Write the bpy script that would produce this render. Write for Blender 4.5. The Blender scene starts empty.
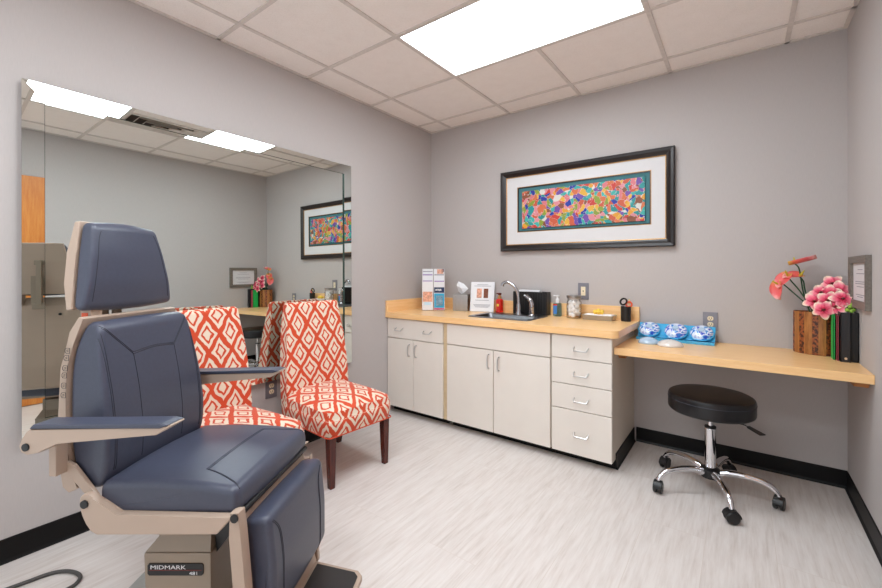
import bpy, bmesh, math, random
from mathutils import Vector, Matrix, noise
random.seed(7)
PI = math.pi
SC = bpy.context.scene
COL = SC.collection
W, H, YN = 2.944, 2.58, -4.1
CAM = Vector((2.4678, -3.2067, 1.2222)); YAW = 0.6427

# ------------------------------------------------------------------ materials
def lin(c):
    return tuple(((x/12.92) if x <= .04045 else ((x+.055)/1.055)**2.4) for x in [v/255 for v in c]) + (1,)
class NT:
    def __init__(s, name, rough=.5, metal=0.0):
        s.m = bpy.data.materials.new(name); s.m.use_nodes = True
        s.t = s.m.node_tree; s.b = s.t.nodes['Principled BSDF']
        s.b.inputs['Roughness'].default_value = rough; s.b.inputs['Metallic'].default_value = metal
    def n(s, typ, **kw):
        o = s.t.nodes.new('ShaderNode'+typ)
        for k, v in kw.items():
            if k.startswith('i_'):
                key = k[2:]; key = int(key) if key.isdigit() else key
                if hasattr(v, 'is_output') : s.t.links.new(v, o.inputs[key])
                else: o.inputs[key].default_value = v
            else: setattr(o, k, v)
        return o
    def l(s, a, b): s.t.links.new(a, b)
    def coord(s, which='Object', scale=(1,1,1)):
        tc = s.n('TexCoord'); mp = s.n('Mapping'); mp.inputs['Scale'].default_value = scale
        s.l(tc.outputs[which], mp.inputs['Vector']); return mp.outputs[0]
    def ramp(s, fac, stops, interp='LINEAR'):
        r = s.n('ValToRGB'); r.color_ramp.interpolation = interp
        e = r.color_ramp.elements
        while len(e) < len(stops): e.new(.5)
        for k, (p, c) in enumerate(stops): e[k].position = p; e[k].color = c
        s.l(fac, r.inputs[0]); return r.outputs[0]
    def noise(s, vec, scale, detail=3, rough=.5):
        n = s.n('TexNoise'); n.inputs['Scale'].default_value = scale; n.inputs['Detail'].default_value = detail
        n.inputs['Roughness'].default_value = rough
        s.l(vec, n.inputs['Vector']); return n.outputs['Fac']
    def bump(s, h, strength=.2, dist=.002):
        b = s.n('Bump'); b.inputs['Strength'].default_value = strength; b.inputs['Distance'].default_value = dist
        s.l(h, b.inputs['Height']); s.l(b.outputs[0], s.b.inputs['Normal'])
    def color(s, out): s.l(out, s.b.inputs['Base Color'])
    def math(s, op, a, b=None, c=None):
        m = s.n('Math', operation=op)
        for i, v in enumerate((a, b, c)):
            if v is None: continue
            if hasattr(v, 'is_output'): s.l(v, m.inputs[i])
            else: m.inputs[i].default_value = v
        return m.outputs[0]

def simple(name, rgb, rough=.5, metal=0.0, nscale=40, var=.06, bump=0.0, spec=.5, coat=0.0):
    """procedural colour with slight noise variation (and grain bump)"""
    t = NT(name, rough, metal)
    v = t.coord('Object'); f = t.noise(v, nscale)
    c = lin(rgb); lo = tuple(x*(1-var) for x in c[:3])+(1,); hi = tuple(min(1, x*(1+var)) for x in c[:3])+(1,)
    t.color(t.ramp(f, [(.3, lo), (.7, hi)]))
    t.b.inputs['Specular IOR Level'].default_value = spec
    t.b.inputs['Coat Weight'].default_value = coat
    if bump: t.bump(t.noise(v, nscale*6), bump, .001)
    return t.m

def wood(name, light, dark, rough=.35, axis=0, scale=1.0):
    t = NT(name, rough)
    sc = [14, 14, 14]; sc[axis] = 1.2
    v = t.coord('Object', tuple(x*scale for x in sc))
    f = t.noise(v, 4, 5, .6); f2 = t.noise(v, 30, 2, .5)
    mix = t.math('ADD', t.math('MULTIPLY', f, .75), t.math('MULTIPLY', f2, .25))
    t.color(t.ramp(mix, [(.35, lin(dark)), (.65, lin(light))]))
    return t.m

def wall_mat():
    t = NT('greige_wallcovering', .75)
    v = t.coord('Object', (60, 60, 3)); f = t.noise(v, 8, 4, .6)
    f2 = t.noise(t.coord('Object'), 120, 2)
    c = lin(WALLC)
    t.color(t.ramp(f, [(.3, tuple(x*.965 for x in c[:3])+(1,)), (.7, tuple(x*1.035 for x in c[:3])+(1,))]))
    t.bump(t.math('ADD', f, f2), .12, .001)
    t.b.inputs['Specular IOR Level'].default_value = .3
    return t.m
WALLC = (182, 176, 174)

def floor_mat():
    t = NT('whitewashed_vinyl_plank', .42)
    tc = t.n('TexCoord'); mp = t.n('Mapping'); mp.inputs['Rotation'].default_value = (0, 0, PI/2)
    mp.inputs['Location'].default_value = (2.668, .163, 0)
    t.l(tc.outputs['Object'], mp.inputs['Vector'])
    br = t.n('TexBrick'); br.offset = .37; br.inputs['Scale'].default_value = 1
    br.inputs['Mortar Size'].default_value = .0012; br.inputs['Brick Width'].default_value = 1.22
    br.inputs['Row Height'].default_value = .25; br.inputs['Color1'].default_value = (0, 0, 0, 1)
    br.inputs['Color2'].default_value = (1, 1, 1, 1); br.inputs['Mortar'].default_value = (.5, .5, .5, 1)
    br.inputs['Bias'].default_value = 0
    t.l(mp.outputs[0], br.inputs['Vector'])
    # grain running along y, shifted per plank
    sep = t.n('SeparateXYZ'); t.l(tc.outputs['Object'], sep.inputs[0])
    cmb = t.n('CombineXYZ'); t.l(t.math('MULTIPLY', sep.outputs[0], 44), cmb.inputs[0])
    t.l(t.math('MULTIPLY', sep.outputs[1], 4.5), cmb.inputs[1])
    pl = t.n('SeparateColor'); t.l(br.outputs['Color'], pl.inputs[0]); t.l(t.math('MULTIPLY', pl.outputs[0], 17), cmb.inputs[2])
    g1 = t.noise(cmb.outputs[0], 1.0, 6, .62)
    cmb2 = t.n('CombineXYZ'); t.l(t.math('MULTIPLY', sep.outputs[0], 90), cmb2.inputs[0]); t.l(t.math('MULTIPLY', sep.outputs[1], 5), cmb2.inputs[1])
    g2 = t.noise(cmb2.outputs[0], 1.2, 3, .6)
    g = t.math('ADD', t.math('MULTIPLY', g1, .62), t.math('MULTIPLY', g2, .38))
    g = t.math('ADD', g, t.math('MULTIPLY', t.math('SUBTRACT', pl.outputs[0], .5), .05))
    col = t.ramp(g, [(.30, lin((190, 180, 173))), (.45, lin((205, 197, 192))), (.60, lin((214, 208, 204)))])
    mx = t.n('MixRGB'); mx.blend_type = 'MIX'; t.l(br.outputs['Fac'], mx.inputs[0]); t.l(col, mx.inputs[1])
    mx.inputs[2].default_value = lin((200, 190, 182))
    t.color(mx.outputs[0]); t.bump(g, .08, .001)
    return t.m

def tile_mat():
    t = NT('mineral_fibre_ceiling_tile', .9)
    v = t.coord('Object'); f = t.noise(v, 220, 3, .7); f2 = t.noise(v, 12, 2)
    m = t.math('ADD', t.math('MULTIPLY', f, .8), t.math('MULTIPLY', f2, .2))
    t.color(t.ramp(m, [(.3, lin((234, 226, 221))), (.5, lin((244, 237, 232))), (.7, lin((248, 242, 238)))]))
    t.bump(f, .15, .001)
    return t.m

def pattern_mat():
    """nested hand-drawn diamonds, orange on cream"""
    t = NT('orange_diamond_ikat_fabric', .85)
    uv = t.n('UVMap'); nz = t.n('TexNoise'); nz.inputs['Scale'].default_value = 14; nz.inputs['Detail'].default_value = 2
    t.l(uv.outputs[0], nz.inputs['Vector'])
    mm = t.n('VectorMath', operation='SUBTRACT'); t.l(nz.outputs['Color'], mm.inputs[0]); mm.inputs[1].default_value = (.5, .5, .5)
    sc = t.n('VectorMath', operation='SCALE'); t.l(mm.outputs[0], sc.inputs[0]); sc.inputs['Scale'].default_value = .036
    ad = t.n('VectorMath', operation='ADD'); t.l(uv.outputs[0], ad.inputs[0]); t.l(sc.outputs[0], ad.inputs[1])
    s = t.n('SeparateXYZ'); t.l(ad.outputs[0], s.inputs[0])
    u = t.math('DIVIDE', s.outputs[0], .130); v = t.math('DIVIDE', s.outputs[1], .195)
    p = t.math('ADD', u, v); q = t.math('SUBTRACT', u, v)
    fp = t.math('ABSOLUTE', t.math('SUBTRACT', t.math('FRACT', p), .5))
    fq = t.math('ABSOLUTE', t.math('SUBTRACT', t.math('FRACT', q), .5))
    m = t.math('MAXIMUM', fp, fq)
    fine = t.noise(uv.outputs[0], 260, 2, .7)
    m = t.math('ADD', m, t.math('MULTIPLY', t.math('SUBTRACT', fine, .5), .03))
    cream, org = lin((224, 208, 188)), lin((202, 68, 28))
    col = t.ramp(m, [(0, cream), (.155, cream), (.17, org), (.25, org), (.265, cream), (.385, cream), (.40, org), (1, org)])
    t.color(col); t.bump(fine, .35, .002)
    t.b.inputs['Sheen Weight'].default_value = .15
    return t.m

def art_mat():
    t = NT('painted_patchwork', .5)
    v = t.coord('Object', (1, 1, 1)); w = t.n('TexNoise'); w.inputs['Scale'].default_value = 9; w.inputs['Detail'].default_value = 3
    t.l(v, w.inputs['Vector'])
    a = t.n('VectorMath', operation='SCALE'); t.l(w.outputs['Color'], a.inputs[0]); a.inputs['Scale'].default_value = .13
    b = t.n('VectorMath', operation='ADD'); t.l(v, b.inputs[0]); t.l(a.outputs[0], b.inputs[1])
    vo = t.n('TexVoronoi'); vo.inputs['Scale'].default_value = 27; t.l(b.outputs[0], vo.inputs['Vector'])
    sp = t.n('SeparateColor'); t.l(vo.outputs['Color'], sp.inputs[0])
    P = [(222, 60, 48), (244, 170, 40), (20, 150, 150), (236, 130, 140), (24, 50, 170), (232, 120, 70), (120, 76, 176), (150, 82, 50),
         (30, 160, 160), (150, 170, 50), (240, 236, 228), (240, 150, 160), (220, 96, 60), (60, 190, 180), (248, 190, 60)]
    col = t.ramp(sp.outputs[0], [(i/len(P), lin(tuple(v*.84 for v in c))) for i, c in enumerate(P)], 'CONSTANT')
    ve = t.n('TexVoronoi', feature='DISTANCE_TO_EDGE'); ve.inputs['Scale'].default_value = 27; t.l(b.outputs[0], ve.inputs['Vector'])
    n2 = t.noise(v, 60, 3, .7)
    ed = t.math('LESS_THAN', t.math('ADD', ve.outputs['Distance'], t.math('MULTIPLY', t.math('SUBTRACT', n2, .5), .10)), .012)
    mx = t.n('MixRGB'); t.l(ed, mx.inputs[0]); t.l(col, mx.inputs[1]); mx.inputs[2].default_value = lin((205, 198, 196))
    t.color(mx.outputs[0]); return t.m

def vase_mat():
    t = NT('striped_exotic_wood', .45)
    tc = t.n('TexCoord'); s = t.n('SeparateXYZ'); t.l(tc.outputs['UV'], s.inputs[0])
    cmb = t.n('CombineXYZ'); t.l(t.math('MULTIPLY', s.outputs[0], 40), cmb.inputs[0]); t.l(t.math('MULTIPLY', s.outputs[1], 2), cmb.inputs[1])
    g = t.noise(cmb.outputs[0], 1, 4, .6)
    stripe = t.math('GREATER_THAN', t.math('SINE', t.math('MULTIPLY', s.outputs[0], 2*PI*9)), .25)
    base = t.ramp(g, [(.3, lin((118, 66, 26))), (.7, lin((184, 122, 62)))])
    spots = t.noise(tc.outputs['Object'], 70, 2, .5)
    dk = t.ramp(spots, [(.42, lin((60, 26, 12))), (.6, lin((150, 78, 36)))])
    mx = t.n('MixRGB'); t.l(stripe, mx.inputs[0]); t.l(base, mx.inputs[1]); t.l(dk, mx.inputs[2])
    t.color(mx.outputs[0]); return t.m

def radial_mat(name, stops, rough=.5):
    """colour by UV v (0 centre to 1 rim)"""
    t = NT(name, rough); tc = t.n('TexCoord'); s = t.n('SeparateXYZ'); t.l(tc.outputs['UV'], s.inputs[0])
    f = t.noise(tc.outputs['Object'], 60, 2)
    a = t.math('ADD', s.outputs[1], t.math('MULTIPLY', t.math('SUBTRACT', f, .5), .35))
    t.color(t.ramp(a, [(p, lin(c)) for p, c in stops])); return t.m

def glass_mat(name, rgb=(255, 255, 255), gloss=.10):
    t = NT(name); tr = t.n('BsdfTransparent'); tr.inputs[0].default_value = lin(rgb)
    gl = t.n('BsdfGlossy'); gl.inputs['Roughness'].default_value = .03; fr = t.n('LayerWeight'); fr.inputs['Blend'].default_value = .25
    mx = t.n('MixShader'); t.l(t.math('ADD', t.math('MULTIPLY', fr.outputs['Fresnel'], .5), gloss*.3), mx.inputs[0])
    t.l(tr.outputs[0], mx.inputs[1]); t.l(gl.outputs[0], mx.inputs[2])
    t.l(mx.outputs[0], t.t.nodes['Material Output'].inputs['Surface']); return t.m

def swirl_mat(name, a, b, c):
    t = NT(name, .12); v = t.coord('Object'); n = t.n('TexNoise'); n.inputs['Scale'].default_value = 11; n.inputs['Detail'].default_value = 2
    n.inputs['Distortion'].default_value = 1.5; t.l(v, n.inputs['Vector'])
    t.color(t.ramp(n.outputs['Fac'], [(.38, lin(a)), (.48, lin(b)), (.56, lin(c)), (.64, lin(a))])); t.b.inputs['Coat Weight'].default_value = .6
    return t.m

def emit_mat(name, strength, rgb=(241, 249, 255)):
    t = NT(name, .5); t.b.inputs['Base Color'].default_value = (.9, .9, .9, 1)
    v = t.coord('Object', (1, 1, 1)); f = t.noise(v, 200, 1)
    t.b.inputs['Emission Color'].default_value = lin(rgb); t.b.inputs['Emission Strength'].default_value = strength
    return t.m

M = dict(
    wall=wall_mat(), floor=floor_mat(), tile=tile_mat(),
    grid=simple('ceiling_grid_paint', (214, 206, 200), .5),
    base=simple('black_vinyl_base', (10, 9, 10), .45, spec=.25),
    mirror=simple('mirror_silver', (222, 228, 224), .005, 1.0, var=.003),
    mirror_edge=simple('mirror_edge', (60, 78, 72), .2, .3),
    vinyl=simple('slate_blue_vinyl', (62, 66, 82), .38, nscale=90, bump=.12, var=.05, spec=.5),
    seam=simple('stitching', (42, 45, 58), .6),
    beige=simple('beige_enamel', (172, 152, 136), .38, nscale=10, var=.02),
    dbeige=simple('taupe_enamel', (142, 128, 112), .42, nscale=10, var=.02),
    plate=simple('grey_base_enamel', (150, 150, 146), .5),
    black=simple('black_plastic', (14, 14, 16), .4),
    blackvinyl=simple('black_vinyl', (15, 14, 17), .32, nscale=80, bump=.1),
    chrome=simple('chrome', (225, 225, 228), .07, 1.0, var=.01),
    tap=simple('tap_chrome', (176, 176, 180), .16, 1.0, var=.01),
    nickel=simple('satin_nickel', (206, 204, 202), .32, .75, var=.01),
    steel=simple('brushed_steel', (170, 168, 166), .28, 1.0, var=.04),
    dsteel=simple('sink_steel', (120, 120, 124), .3, 1.0, var=.05),
    counter=wood('maple_laminate', (246, 203, 148), (236, 188, 128), .3, 0),
    counter_y=wood('maple_laminate_side', (246, 203, 148), (236, 188, 128), .3, 1),
    door=wood('honey_door_wood', (214, 140, 66), (196, 112, 44), .4, 2),
    bracket=wood('bracket_wood', (196, 130, 70), (160, 96, 44), .5, 0),
    cab=simple('cream_laminate', (226, 219, 210), .42, nscale=8, var=.015),
    cabside=simple('cabinet_box', (206, 197, 184), .5, nscale=8, var=.02),
    filler=simple('tan_filler_strip', (206, 184, 148), .5),
    gap=simple('reveal_shadow_gap_brown', (120, 96, 70), .6),
    fabric=pattern_mat(),
    legwood=wood('mahogany_leg', (92, 36, 24), (54, 18, 12), .25, 2, 2),
    art=art_mat(), framedark=simple('espresso_frame', (28, 20, 19), .32, nscale=30, var=.1),
    gold=simple('gold_fillet', (176, 134, 84), .35, .4),
    mat=simple('white_matboard', (208, 207, 208), .8, var=.01), teal=simple('teal_matboard', (62, 112, 118), .8),
    paper=simple('white_paper', (224, 225, 228), .7, var=.01), ink=simple('grey_ink', (140, 140, 150), .8),
    purple=simple('lilac_ink', (150, 120, 180), .7), navy=simple('navy_ink', (24, 44, 84), .6), cyan=simple('cyan_ink', (50, 160, 200), .6),
    pale=simple('pale_blue_ink', (190, 220, 235), .7), skin=simple('warm_photo_tones', (216, 160, 136), .7, nscale=60, var=.35),
    brown=simple('brown_photo_tones', (120, 66, 44), .7, nscale=120, var=.4), pinkink=simple('rose_ink', (190, 80, 110), .7),
    greyframe=wood('driftwood_grey_frame', (122, 113, 104), (98, 90, 82), .5, 1, 2),
    certpaper=simple('certificate_paper', (214, 212, 214), .6, var=.01),
    plateg=simple('grey_wallplate', (132, 130, 138), .35, .4), ivory=simple('ivory_device', (232, 216, 184), .4),
    slot=simple('dark_slot', (50, 44, 40), .6),
    glass=glass_mat('clear_glass'), gel=glass_mat('clear_gel', (196, 226, 242)),
    cotton=simple('cotton', (244, 243, 242), .95, nscale=80, bump=.3, var=.02),
    red=simple('red_lacquer', (206, 24, 14), .18, coat=.6), darkred=simple('dark_red_cap', (92, 24, 18), .3),
    yellow=simple('yellow_sponge', (240, 200, 80), .7), labelblue=simple('blue_label', (60, 120, 190), .5),
    blueac=simple('cyan_acrylic', (62, 168, 216), .12, coat=.5, var=.08), swirl=swirl_mat('blue_white_swirl', (34, 120, 200), (235, 240, 248), (60, 90, 200)),
    swirl2=swirl_mat('deep_blue_white_swirl', (30, 70, 190), (230, 238, 246), (60, 140, 210)),
    silicone=simple('milky_silicone', (214, 208, 202), .15, coat=.5), bluesil=simple('bluish_silicone', (168, 192, 214), .12, coat=.5),
    vase=vase_mat(), stem=simple('dark_green_stem', (26, 74, 42), .5), bud=simple('lime_bud', (150, 190, 70), .5),
    orchid=radial_mat('orchid_petal', [(0, (190, 22, 60)), (.25, (222, 60, 98)), (.55, (238, 128, 146)), (.80, (246, 216, 196)), (1, (244, 232, 206))]),
    anth=radial_mat('anthurium_spathe', [(0, (212, 170, 70)), (.25, (224, 96, 84)), (.65, (226, 100, 104)), (1, (240, 182, 174))]),
    spadix=simple('yellow_green_spadix', (190, 176, 50), .6),
    green=simple('green_cover', (30, 180, 84), .5), pinkc=simple('pink_cover', (200, 90, 104), .5),
    binder=simple('black_binder', (32, 31, 34), .4), orange=simple('orange_plastic', (220, 84, 40), .4),
    lamp=emit_mat('lit_diffuser', 16.0), lampframe=simple('white_troffer', (235, 232, 230), .4),
    vent=simple('white_diffuser_metal', (214, 206, 198), .5), ventdark=simple('duct_dark', (70, 62, 56), .8),
    cord=simple('grey_rubber_cord', (70, 68, 66), .5), stand=simple('dark_case', (34, 32, 32), .5),
)

# ------------------------------------------------------------------ mesh helpers
def box(bm, a, b, bev=0.0, seg=2):
    """box from corner a to corner b"""
    x0, y0, z0 = [min(a[i], b[i]) for i in range(3)]; x1, y1, z1 = [max(a[i], b[i]) for i in range(3)]
    vs = [bm.verts.new(p) for p in ((x0,y0,z0),(x1,y0,z0),(x1,y1,z0),(x0,y1,z0),(x0,y0,z1),(x1,y0,z1),(x1,y1,z1),(x0,y1,z1))]
    fs = [bm.faces.new([vs[i] for i in f]) for f in ((0,3,2,1),(4,5,6,7),(0,1,5,4),(1,2,6,5),(2,3,7,6),(3,0,4,7))]
    if bev:
        es = {e for f in fs for e in f.edges}
        bmesh.ops.bevel(bm, geom=list(es), offset=bev, segments=seg, affect='EDGES', profile=.5)
    return bm
def B(a, b, bev=0.0, seg=2): return box(bmesh.new(), a, b, bev, seg)

def loft(bm, loops, bev=0.0, seg=3, closed=True):
    """two or more closed loops of points with equal count -> solid with end caps"""
    rings = [[bm.verts.new(p) for p in L] for L in loops]; n = len(rings[0]); fs = []
    for a, b in zip(rings, rings[1:]):
        for i in range(n): fs.append(bm.faces.new((a[i], a[(i+1) % n], b[(i+1) % n], b[i])))
    if closed:
        fs.append(bm.faces.new(rings[0][::-1])); fs.append(bm.faces.new(rings[-1]))
    if bev:
        es = list({e for f in fs for e in f.edges})
        bmesh.ops.bevel(bm, geom=es, offset=bev, segments=seg, affect='EDGES', profile=.5, clamp_overlap=True)
    bmesh.ops.recalc_face_normals(bm, faces=bm.faces[:])
    return bm
def prism_xz(poly, y0, y1, bev=0.0, seg=3, bm=None):
    return loft(bm or bmesh.new(), [[(x, y0, z) for x, z in poly], [(x, y1, z) for x, z in poly]], bev, seg)
def prism_xy(poly, z0, z1, bev=0.0, seg=2, bm=None):
    return loft(bm or bmesh.new(), [[(x, y, z0) for x, y in poly], [(x, y, z1) for x, y in poly]], bev, seg)

def tube(bm, pts, r, n=10, cap=True):
    pts = [Vector(p) for p in pts]; rs = r if isinstance(r, (list, tuple)) else [r]*len(pts)
    up = None; rings = []
    for i, p in enumerate(pts):
        d = ((pts[min(i+1, len(pts)-1)]-p).normalized() + (p-pts[max(i-1, 0)]).normalized()).normalized()
        if up is None: up = d.orthogonal().normalized()
        up = (up - d*up.dot(d)).normalized(); s = d.cross(up)
        rings.append([bm.verts.new(p + rs[i]*(math.cos(2*PI*k/n)*up + math.sin(2*PI*k/n)*s)) for k in range(n)])
    for a, b in zip(rings, rings[1:]):
        for i in range(n): bm.faces.new((a[i], a[(i+1) % n], b[(i+1) % n], b[i]))
    if cap: bm.faces.new(rings[0][::-1]); bm.faces.new(rings[-1])
    return bm
def T(pts, r, n=10): return tube(bmesh.new(), pts, r, n)

def smooth_path(pts, k=6):
    P = [Vector(p) for p in pts]; out = []
    for i in range(len(P)-1):
        p0, p1, p2, p3 = P[max(i-1, 0)], P[i], P[i+1], P[min(i+2, len(P)-1)]
        for j in range(k):
            t = j/k; out.append(.5*((2*p1)+(-p0+p2)*t+(2*p0-5*p1+4*p2-p3)*t*t+(-p0+3*p1-3*p2+p3)*t**3))
    return out+[P[-1]]

def lathe(bm, prof, c=(0, 0, 0), n=32, sx=1, sy=1, rot=0, uv=False):
    """prof: list of (r, z); closed at the axis when r is 0"""
    rings = []; cr, sr = math.cos(rot), math.sin(rot)
    for r, z in prof:
        if r < 1e-6: rings.append([bm.verts.new((c[0], c[1], c[2]+z))])
        else:
            L = []
            for k in range(n):
                a = 2*PI*k/n; x, y = r*sx*math.cos(a), r*sy*math.sin(a)
                L.append(bm.verts.new((c[0]+x*cr-y*sr, c[1]+x*sr+y*cr, c[2]+z)))
            rings.append(L)
    for j, (a, b) in enumerate(zip(rings, rings[1:])):
        for i in range(n):
            i2 = (i+1) % n
            if len(a) == 1 and len(b) == 1: continue
            if len(a) == 1: f = bm.faces.new((a[0], b[i2], b[i]))
            elif len(b) == 1: f = bm.faces.new((a[i], a[i2], b[0]))
            else: f = bm.faces.new((a[i], a[i2], b[i2], b[i]))
    bmesh.ops.recalc_face_normals(bm, faces=bm.faces[:])
    return bm
def L_(prof, c=(0, 0, 0), n=32, **k): return lathe(bmesh.new(), prof, c, n, **k)

def disc(bm, c, r, axis, t=.002, n=20):
    """short cylinder centred at c along axis"""
    a = Vector(axis).normalized(); tube(bm, [Vector(c)-a*t/2, Vector(c)+a*t/2], r, n); return bm

def blob(bm, c, r, amp=.12, sub=2, seed=0, sc=(1, 1, 1)):
    res = bmesh.ops.create_icosphere(bm, subdivisions=sub, radius=1)
    for v in res['verts']:
        p = v.co.copy(); k = 1+amp*noise.noise(p*1.8+Vector((seed*3.1, seed, 0)))
        v.co = Vector((p.x*sc[0], p.y*sc[1], p.z*sc[2]))*r*k+Vector(c)
    return bm

WL = {}
def wloc(o):
    v = Vector((0, 0, 0))
    while o is not None: v = v+Vector(o.location); o = o.parent
    return v
def obj(name, bm, mat, parent=None, world=True, smooth=True, ang=.62, wn=True):
    """link bm as ONE mesh; with world=True the points are world coordinates"""
    me = bpy.data.meshes.new(name)
    if parent is not None and world: bmesh.ops.translate(bm, verts=bm.verts[:], vec=-wloc(parent))
    if smooth:
        for f in bm.faces: f.smooth = True
        for e in bm.edges:
            if len(e.link_faces) == 2 and e.calc_face_angle(0) > ang: e.smooth = False
    bm.to_mesh(me); bm.free()
    me.materials.append(M[mat] if isinstance(mat, str) else mat)
    o = bpy.data.objects.new(name, me); COL.objects.link(o)
    if parent is not None: o.parent = parent
    if smooth and wn:
        m = o.modifiers.new('normals', 'WEIGHTED_NORMAL'); m.keep_sharp = True
    return o
def origin(o, p):
    """move a top-level mesh's origin without moving the mesh"""
    p = Vector(p); o.data.transform(Matrix.Translation(-p)); o.location = p; return o
def thing(name, label, cat, loc=(0, 0, 0), rotz=0, group=None):
    o = bpy.data.objects.new(name, None); COL.objects.link(o); o.empty_display_size = .1
    o.location = loc; o.rotation_euler = (0, 0, rotz); o['label'] = label; o['category'] = cat
    if group: o['group'] = group
    return o
def tag(o, label, cat, group=None):
    o['label'] = label; o['category'] = cat
    if group: o['group'] = group
    return o
def struct(name, bm, mat, smooth=False):
    o = obj(name, bm, mat, None, smooth=smooth); o['kind'] = 'structure'; return o

# ------------------------------------------------------------------ the room
t = .1
struct('floor', B((-t, YN-t, -.1), (W+t, t, 0)), 'floor')
struct('wall_left', B((-t, YN, 0), (0, t, H+.15)), 'wall')
struct('wall_back', B((0, 0, 0), (W, t, H+.15)), 'wall')
struct('wall_right', B((W, YN, 0), (W+t, t, H+.15)), 'wall')
TT = .6096; GX, GY = .2471, -.2304
xs = [GX+TT*i for i in range(5)]; ys = [GY-TT*i for i in range(7)]
lights = [(xs[1], xs[3], ys[2], ys[1]), (xs[1], xs[3], ys[4], ys[3]), (xs[1], xs[3], ys[6], ys[5])]  # the last panel is unseen, added as fill from behind the camera
ventc = (xs[2], xs[3], ys[3], ys[2])
# ceiling tiles as one field, with the luminaire and diffuser openings left out
bm = bmesh.new()
ex = [0]+xs+[W]; ey = [0]+ys+[YN]
for i in range(len(ex)-1):
    for j in range(len(ey)-1):
        x0, x1, y1, y0 = ex[i], ex[i+1], ey[j], ey[j+1]
        cx, cy = (x0+x1)/2, (y0+y1)/2
        if any(a < cx < b and c < cy < d for a, b, c, d in lights+[ventc]): continue
        box(bm, (x0+.0005, y0+.0005, H+.008), (x1-.0005, y1-.0005, H+.024))
struct('ceiling', bm, 'tile')
bm = bmesh.new(); g = .0115
def inlight(x, y, L): return any(a < x < b and c < y < d for a, b, c, d in L)
for x in xs:
    segs = [(ey[j+1], ey[j]) for j in range(len(ey)-1) if not inlight(x, (ey[j]+ey[j+1])/2, lights)]
    for a, b in segs: box(bm, (x-g, a-g, H), (x+g, b-g if b < 0 else b, H+.007))
for y in ys:
    for i in range(len(ex)-1):
        box(bm, (ex[i]+(g if i else 0), y-g, H), (ex[i+1]-g if i < len(ex)-2 else W, y+g, H+.007))
struct('trim_1', bm, 'grid')
bm = bmesh.new()
box(bm, (0, YN, H), (.02, 0, H+.007)); box(bm, (W-.02, YN, H), (W, 0, H+.007)); box(bm, (.02, -.02, H), (W-.02, 0, H+.007))
struct('trim_2', bm, 'grid')
struct('trim_3', B((-t, YN-t, H+.11), (W+t, t, H+.2)), 'wall')      # slab above the suspended grid
# vinyl baseboards with a coved toe
def base_prof(h=.1): return [(0, 0), (.014, 0), (.010, .006), (.006, .014), (.005, h-.004), (.003, h), (0, h)]
struct('baseboard_left', loft(bmesh.new(), [[(x, YN, z) for x, z in base_prof()], [(x, -.66, z) for x, z in base_prof()]]), 'base')
struct('baseboard_back', loft(bmesh.new(), [[(1.862, -x, z) for x, z in base_prof()], [(W-.001, -x, z) for x, z in base_prof()]]), 'base')
struct('baseboard_right', loft(bmesh.new(), [[(W-x, -2.33, z) for x, z in base_prof()], [(W-x, -.016, z) for x, z in base_prof()]]), 'base')
# door on the right wall, just seen in the mirror's edge
d = struct('door_1', B((W-.022, -3.30, .006), (W-.001, -2.345, 2.14), .002), 'door')

# ceiling lights and diffuser
lab = ['lit ceiling light panel nearest the framed art, above the room centre', 'lit ceiling light panel seen in the mirror beyond the air diffuser',
       'added fill light panel, unseen in the ceiling at the near end of the room']
for k, (x0, x1, y0, y1) in enumerate(lights):
    r = thing('ceiling_light', lab[k], 'light', ((x0+x1)/2, (y0+y1)/2, H+.008), group='recessed fluorescent panels in the ceiling grid')
    bm = bmesh.new(); a = .0125; b = .018
    box(bm, (x0+a, y0+a, H+.001), (x1-a, y0+b, H+.1)); box(bm, (x0+a, y1-b, H+.001), (x1-a, y1-a, H+.1))
    box(bm, (x0+a, y0+b, H+.001), (x0+b, y1-b, H+.1)); box(bm, (x1-b, y0+b, H+.001), (x1-a, y1-b, H+.1))
    obj('frame', bm, 'lampframe', r, smooth=False)
    obj('diffuser', B((x0+b, y0+b, H+.008), (x1-b, y1-b, H+.014)), 'lamp', r, smooth=False)
x0, x1, y0, y1 = ventc
r = thing('air_diffuser', 'square louvred air vent in the ceiling between two light panels', 'vent', ((x0+x1)/2, (y0+y1)/2, H))
cx, cy = (x0+x1)/2, (y0+y1)/2
obj('duct_box', B((x0+.013, y0+.013, H+.09), (x1-.013, y1-.013, H+.1)), 'ventdark', r, smooth=False)
for s, hh in ((.29, .0), (.215, .012), (.14, .02), (.07, .026)):
    bm = bmesh.new(); s2 = s-.045 if s > .08 else 0.001
    lo = [(cx-s, cy-s, H+.003+hh), (cx+s, cy-s, H+.003+hh), (cx+s, cy+s, H+.003+hh), (cx-s, cy+s, H+.003+hh)]
    hi = [(cx-s2, cy-s2, H+.05+hh), (cx+s2, cy-s2, H+.05+hh), (cx+s2, cy+s2, H+.05+hh), (cx-s2, cy+s2, H+.05+hh)]
    A = [bm.verts.new(p) for p in lo]; Bv = [bm.verts.new(p) for p in hi]
    A2 = [bm.verts.new((p[0], p[1], p[2]+.003)) for p in lo]; B2 = [bm.verts.new((p[0], p[1], p[2]+.003)) for p in hi]
    for i in range(4):
        j = (i+1) % 4
        bm.faces.new((A[i], A[j], Bv[j], Bv[i])); bm.faces.new((A2[i], B2[i], B2[j], A2[j])); bm.faces.new((A[i], A2[i], A2[j], A[j])); bm.faces.new((Bv[i], Bv[j], B2[j], B2[i]))
    obj('louvre', bm, 'vent', r, smooth=False)

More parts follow.
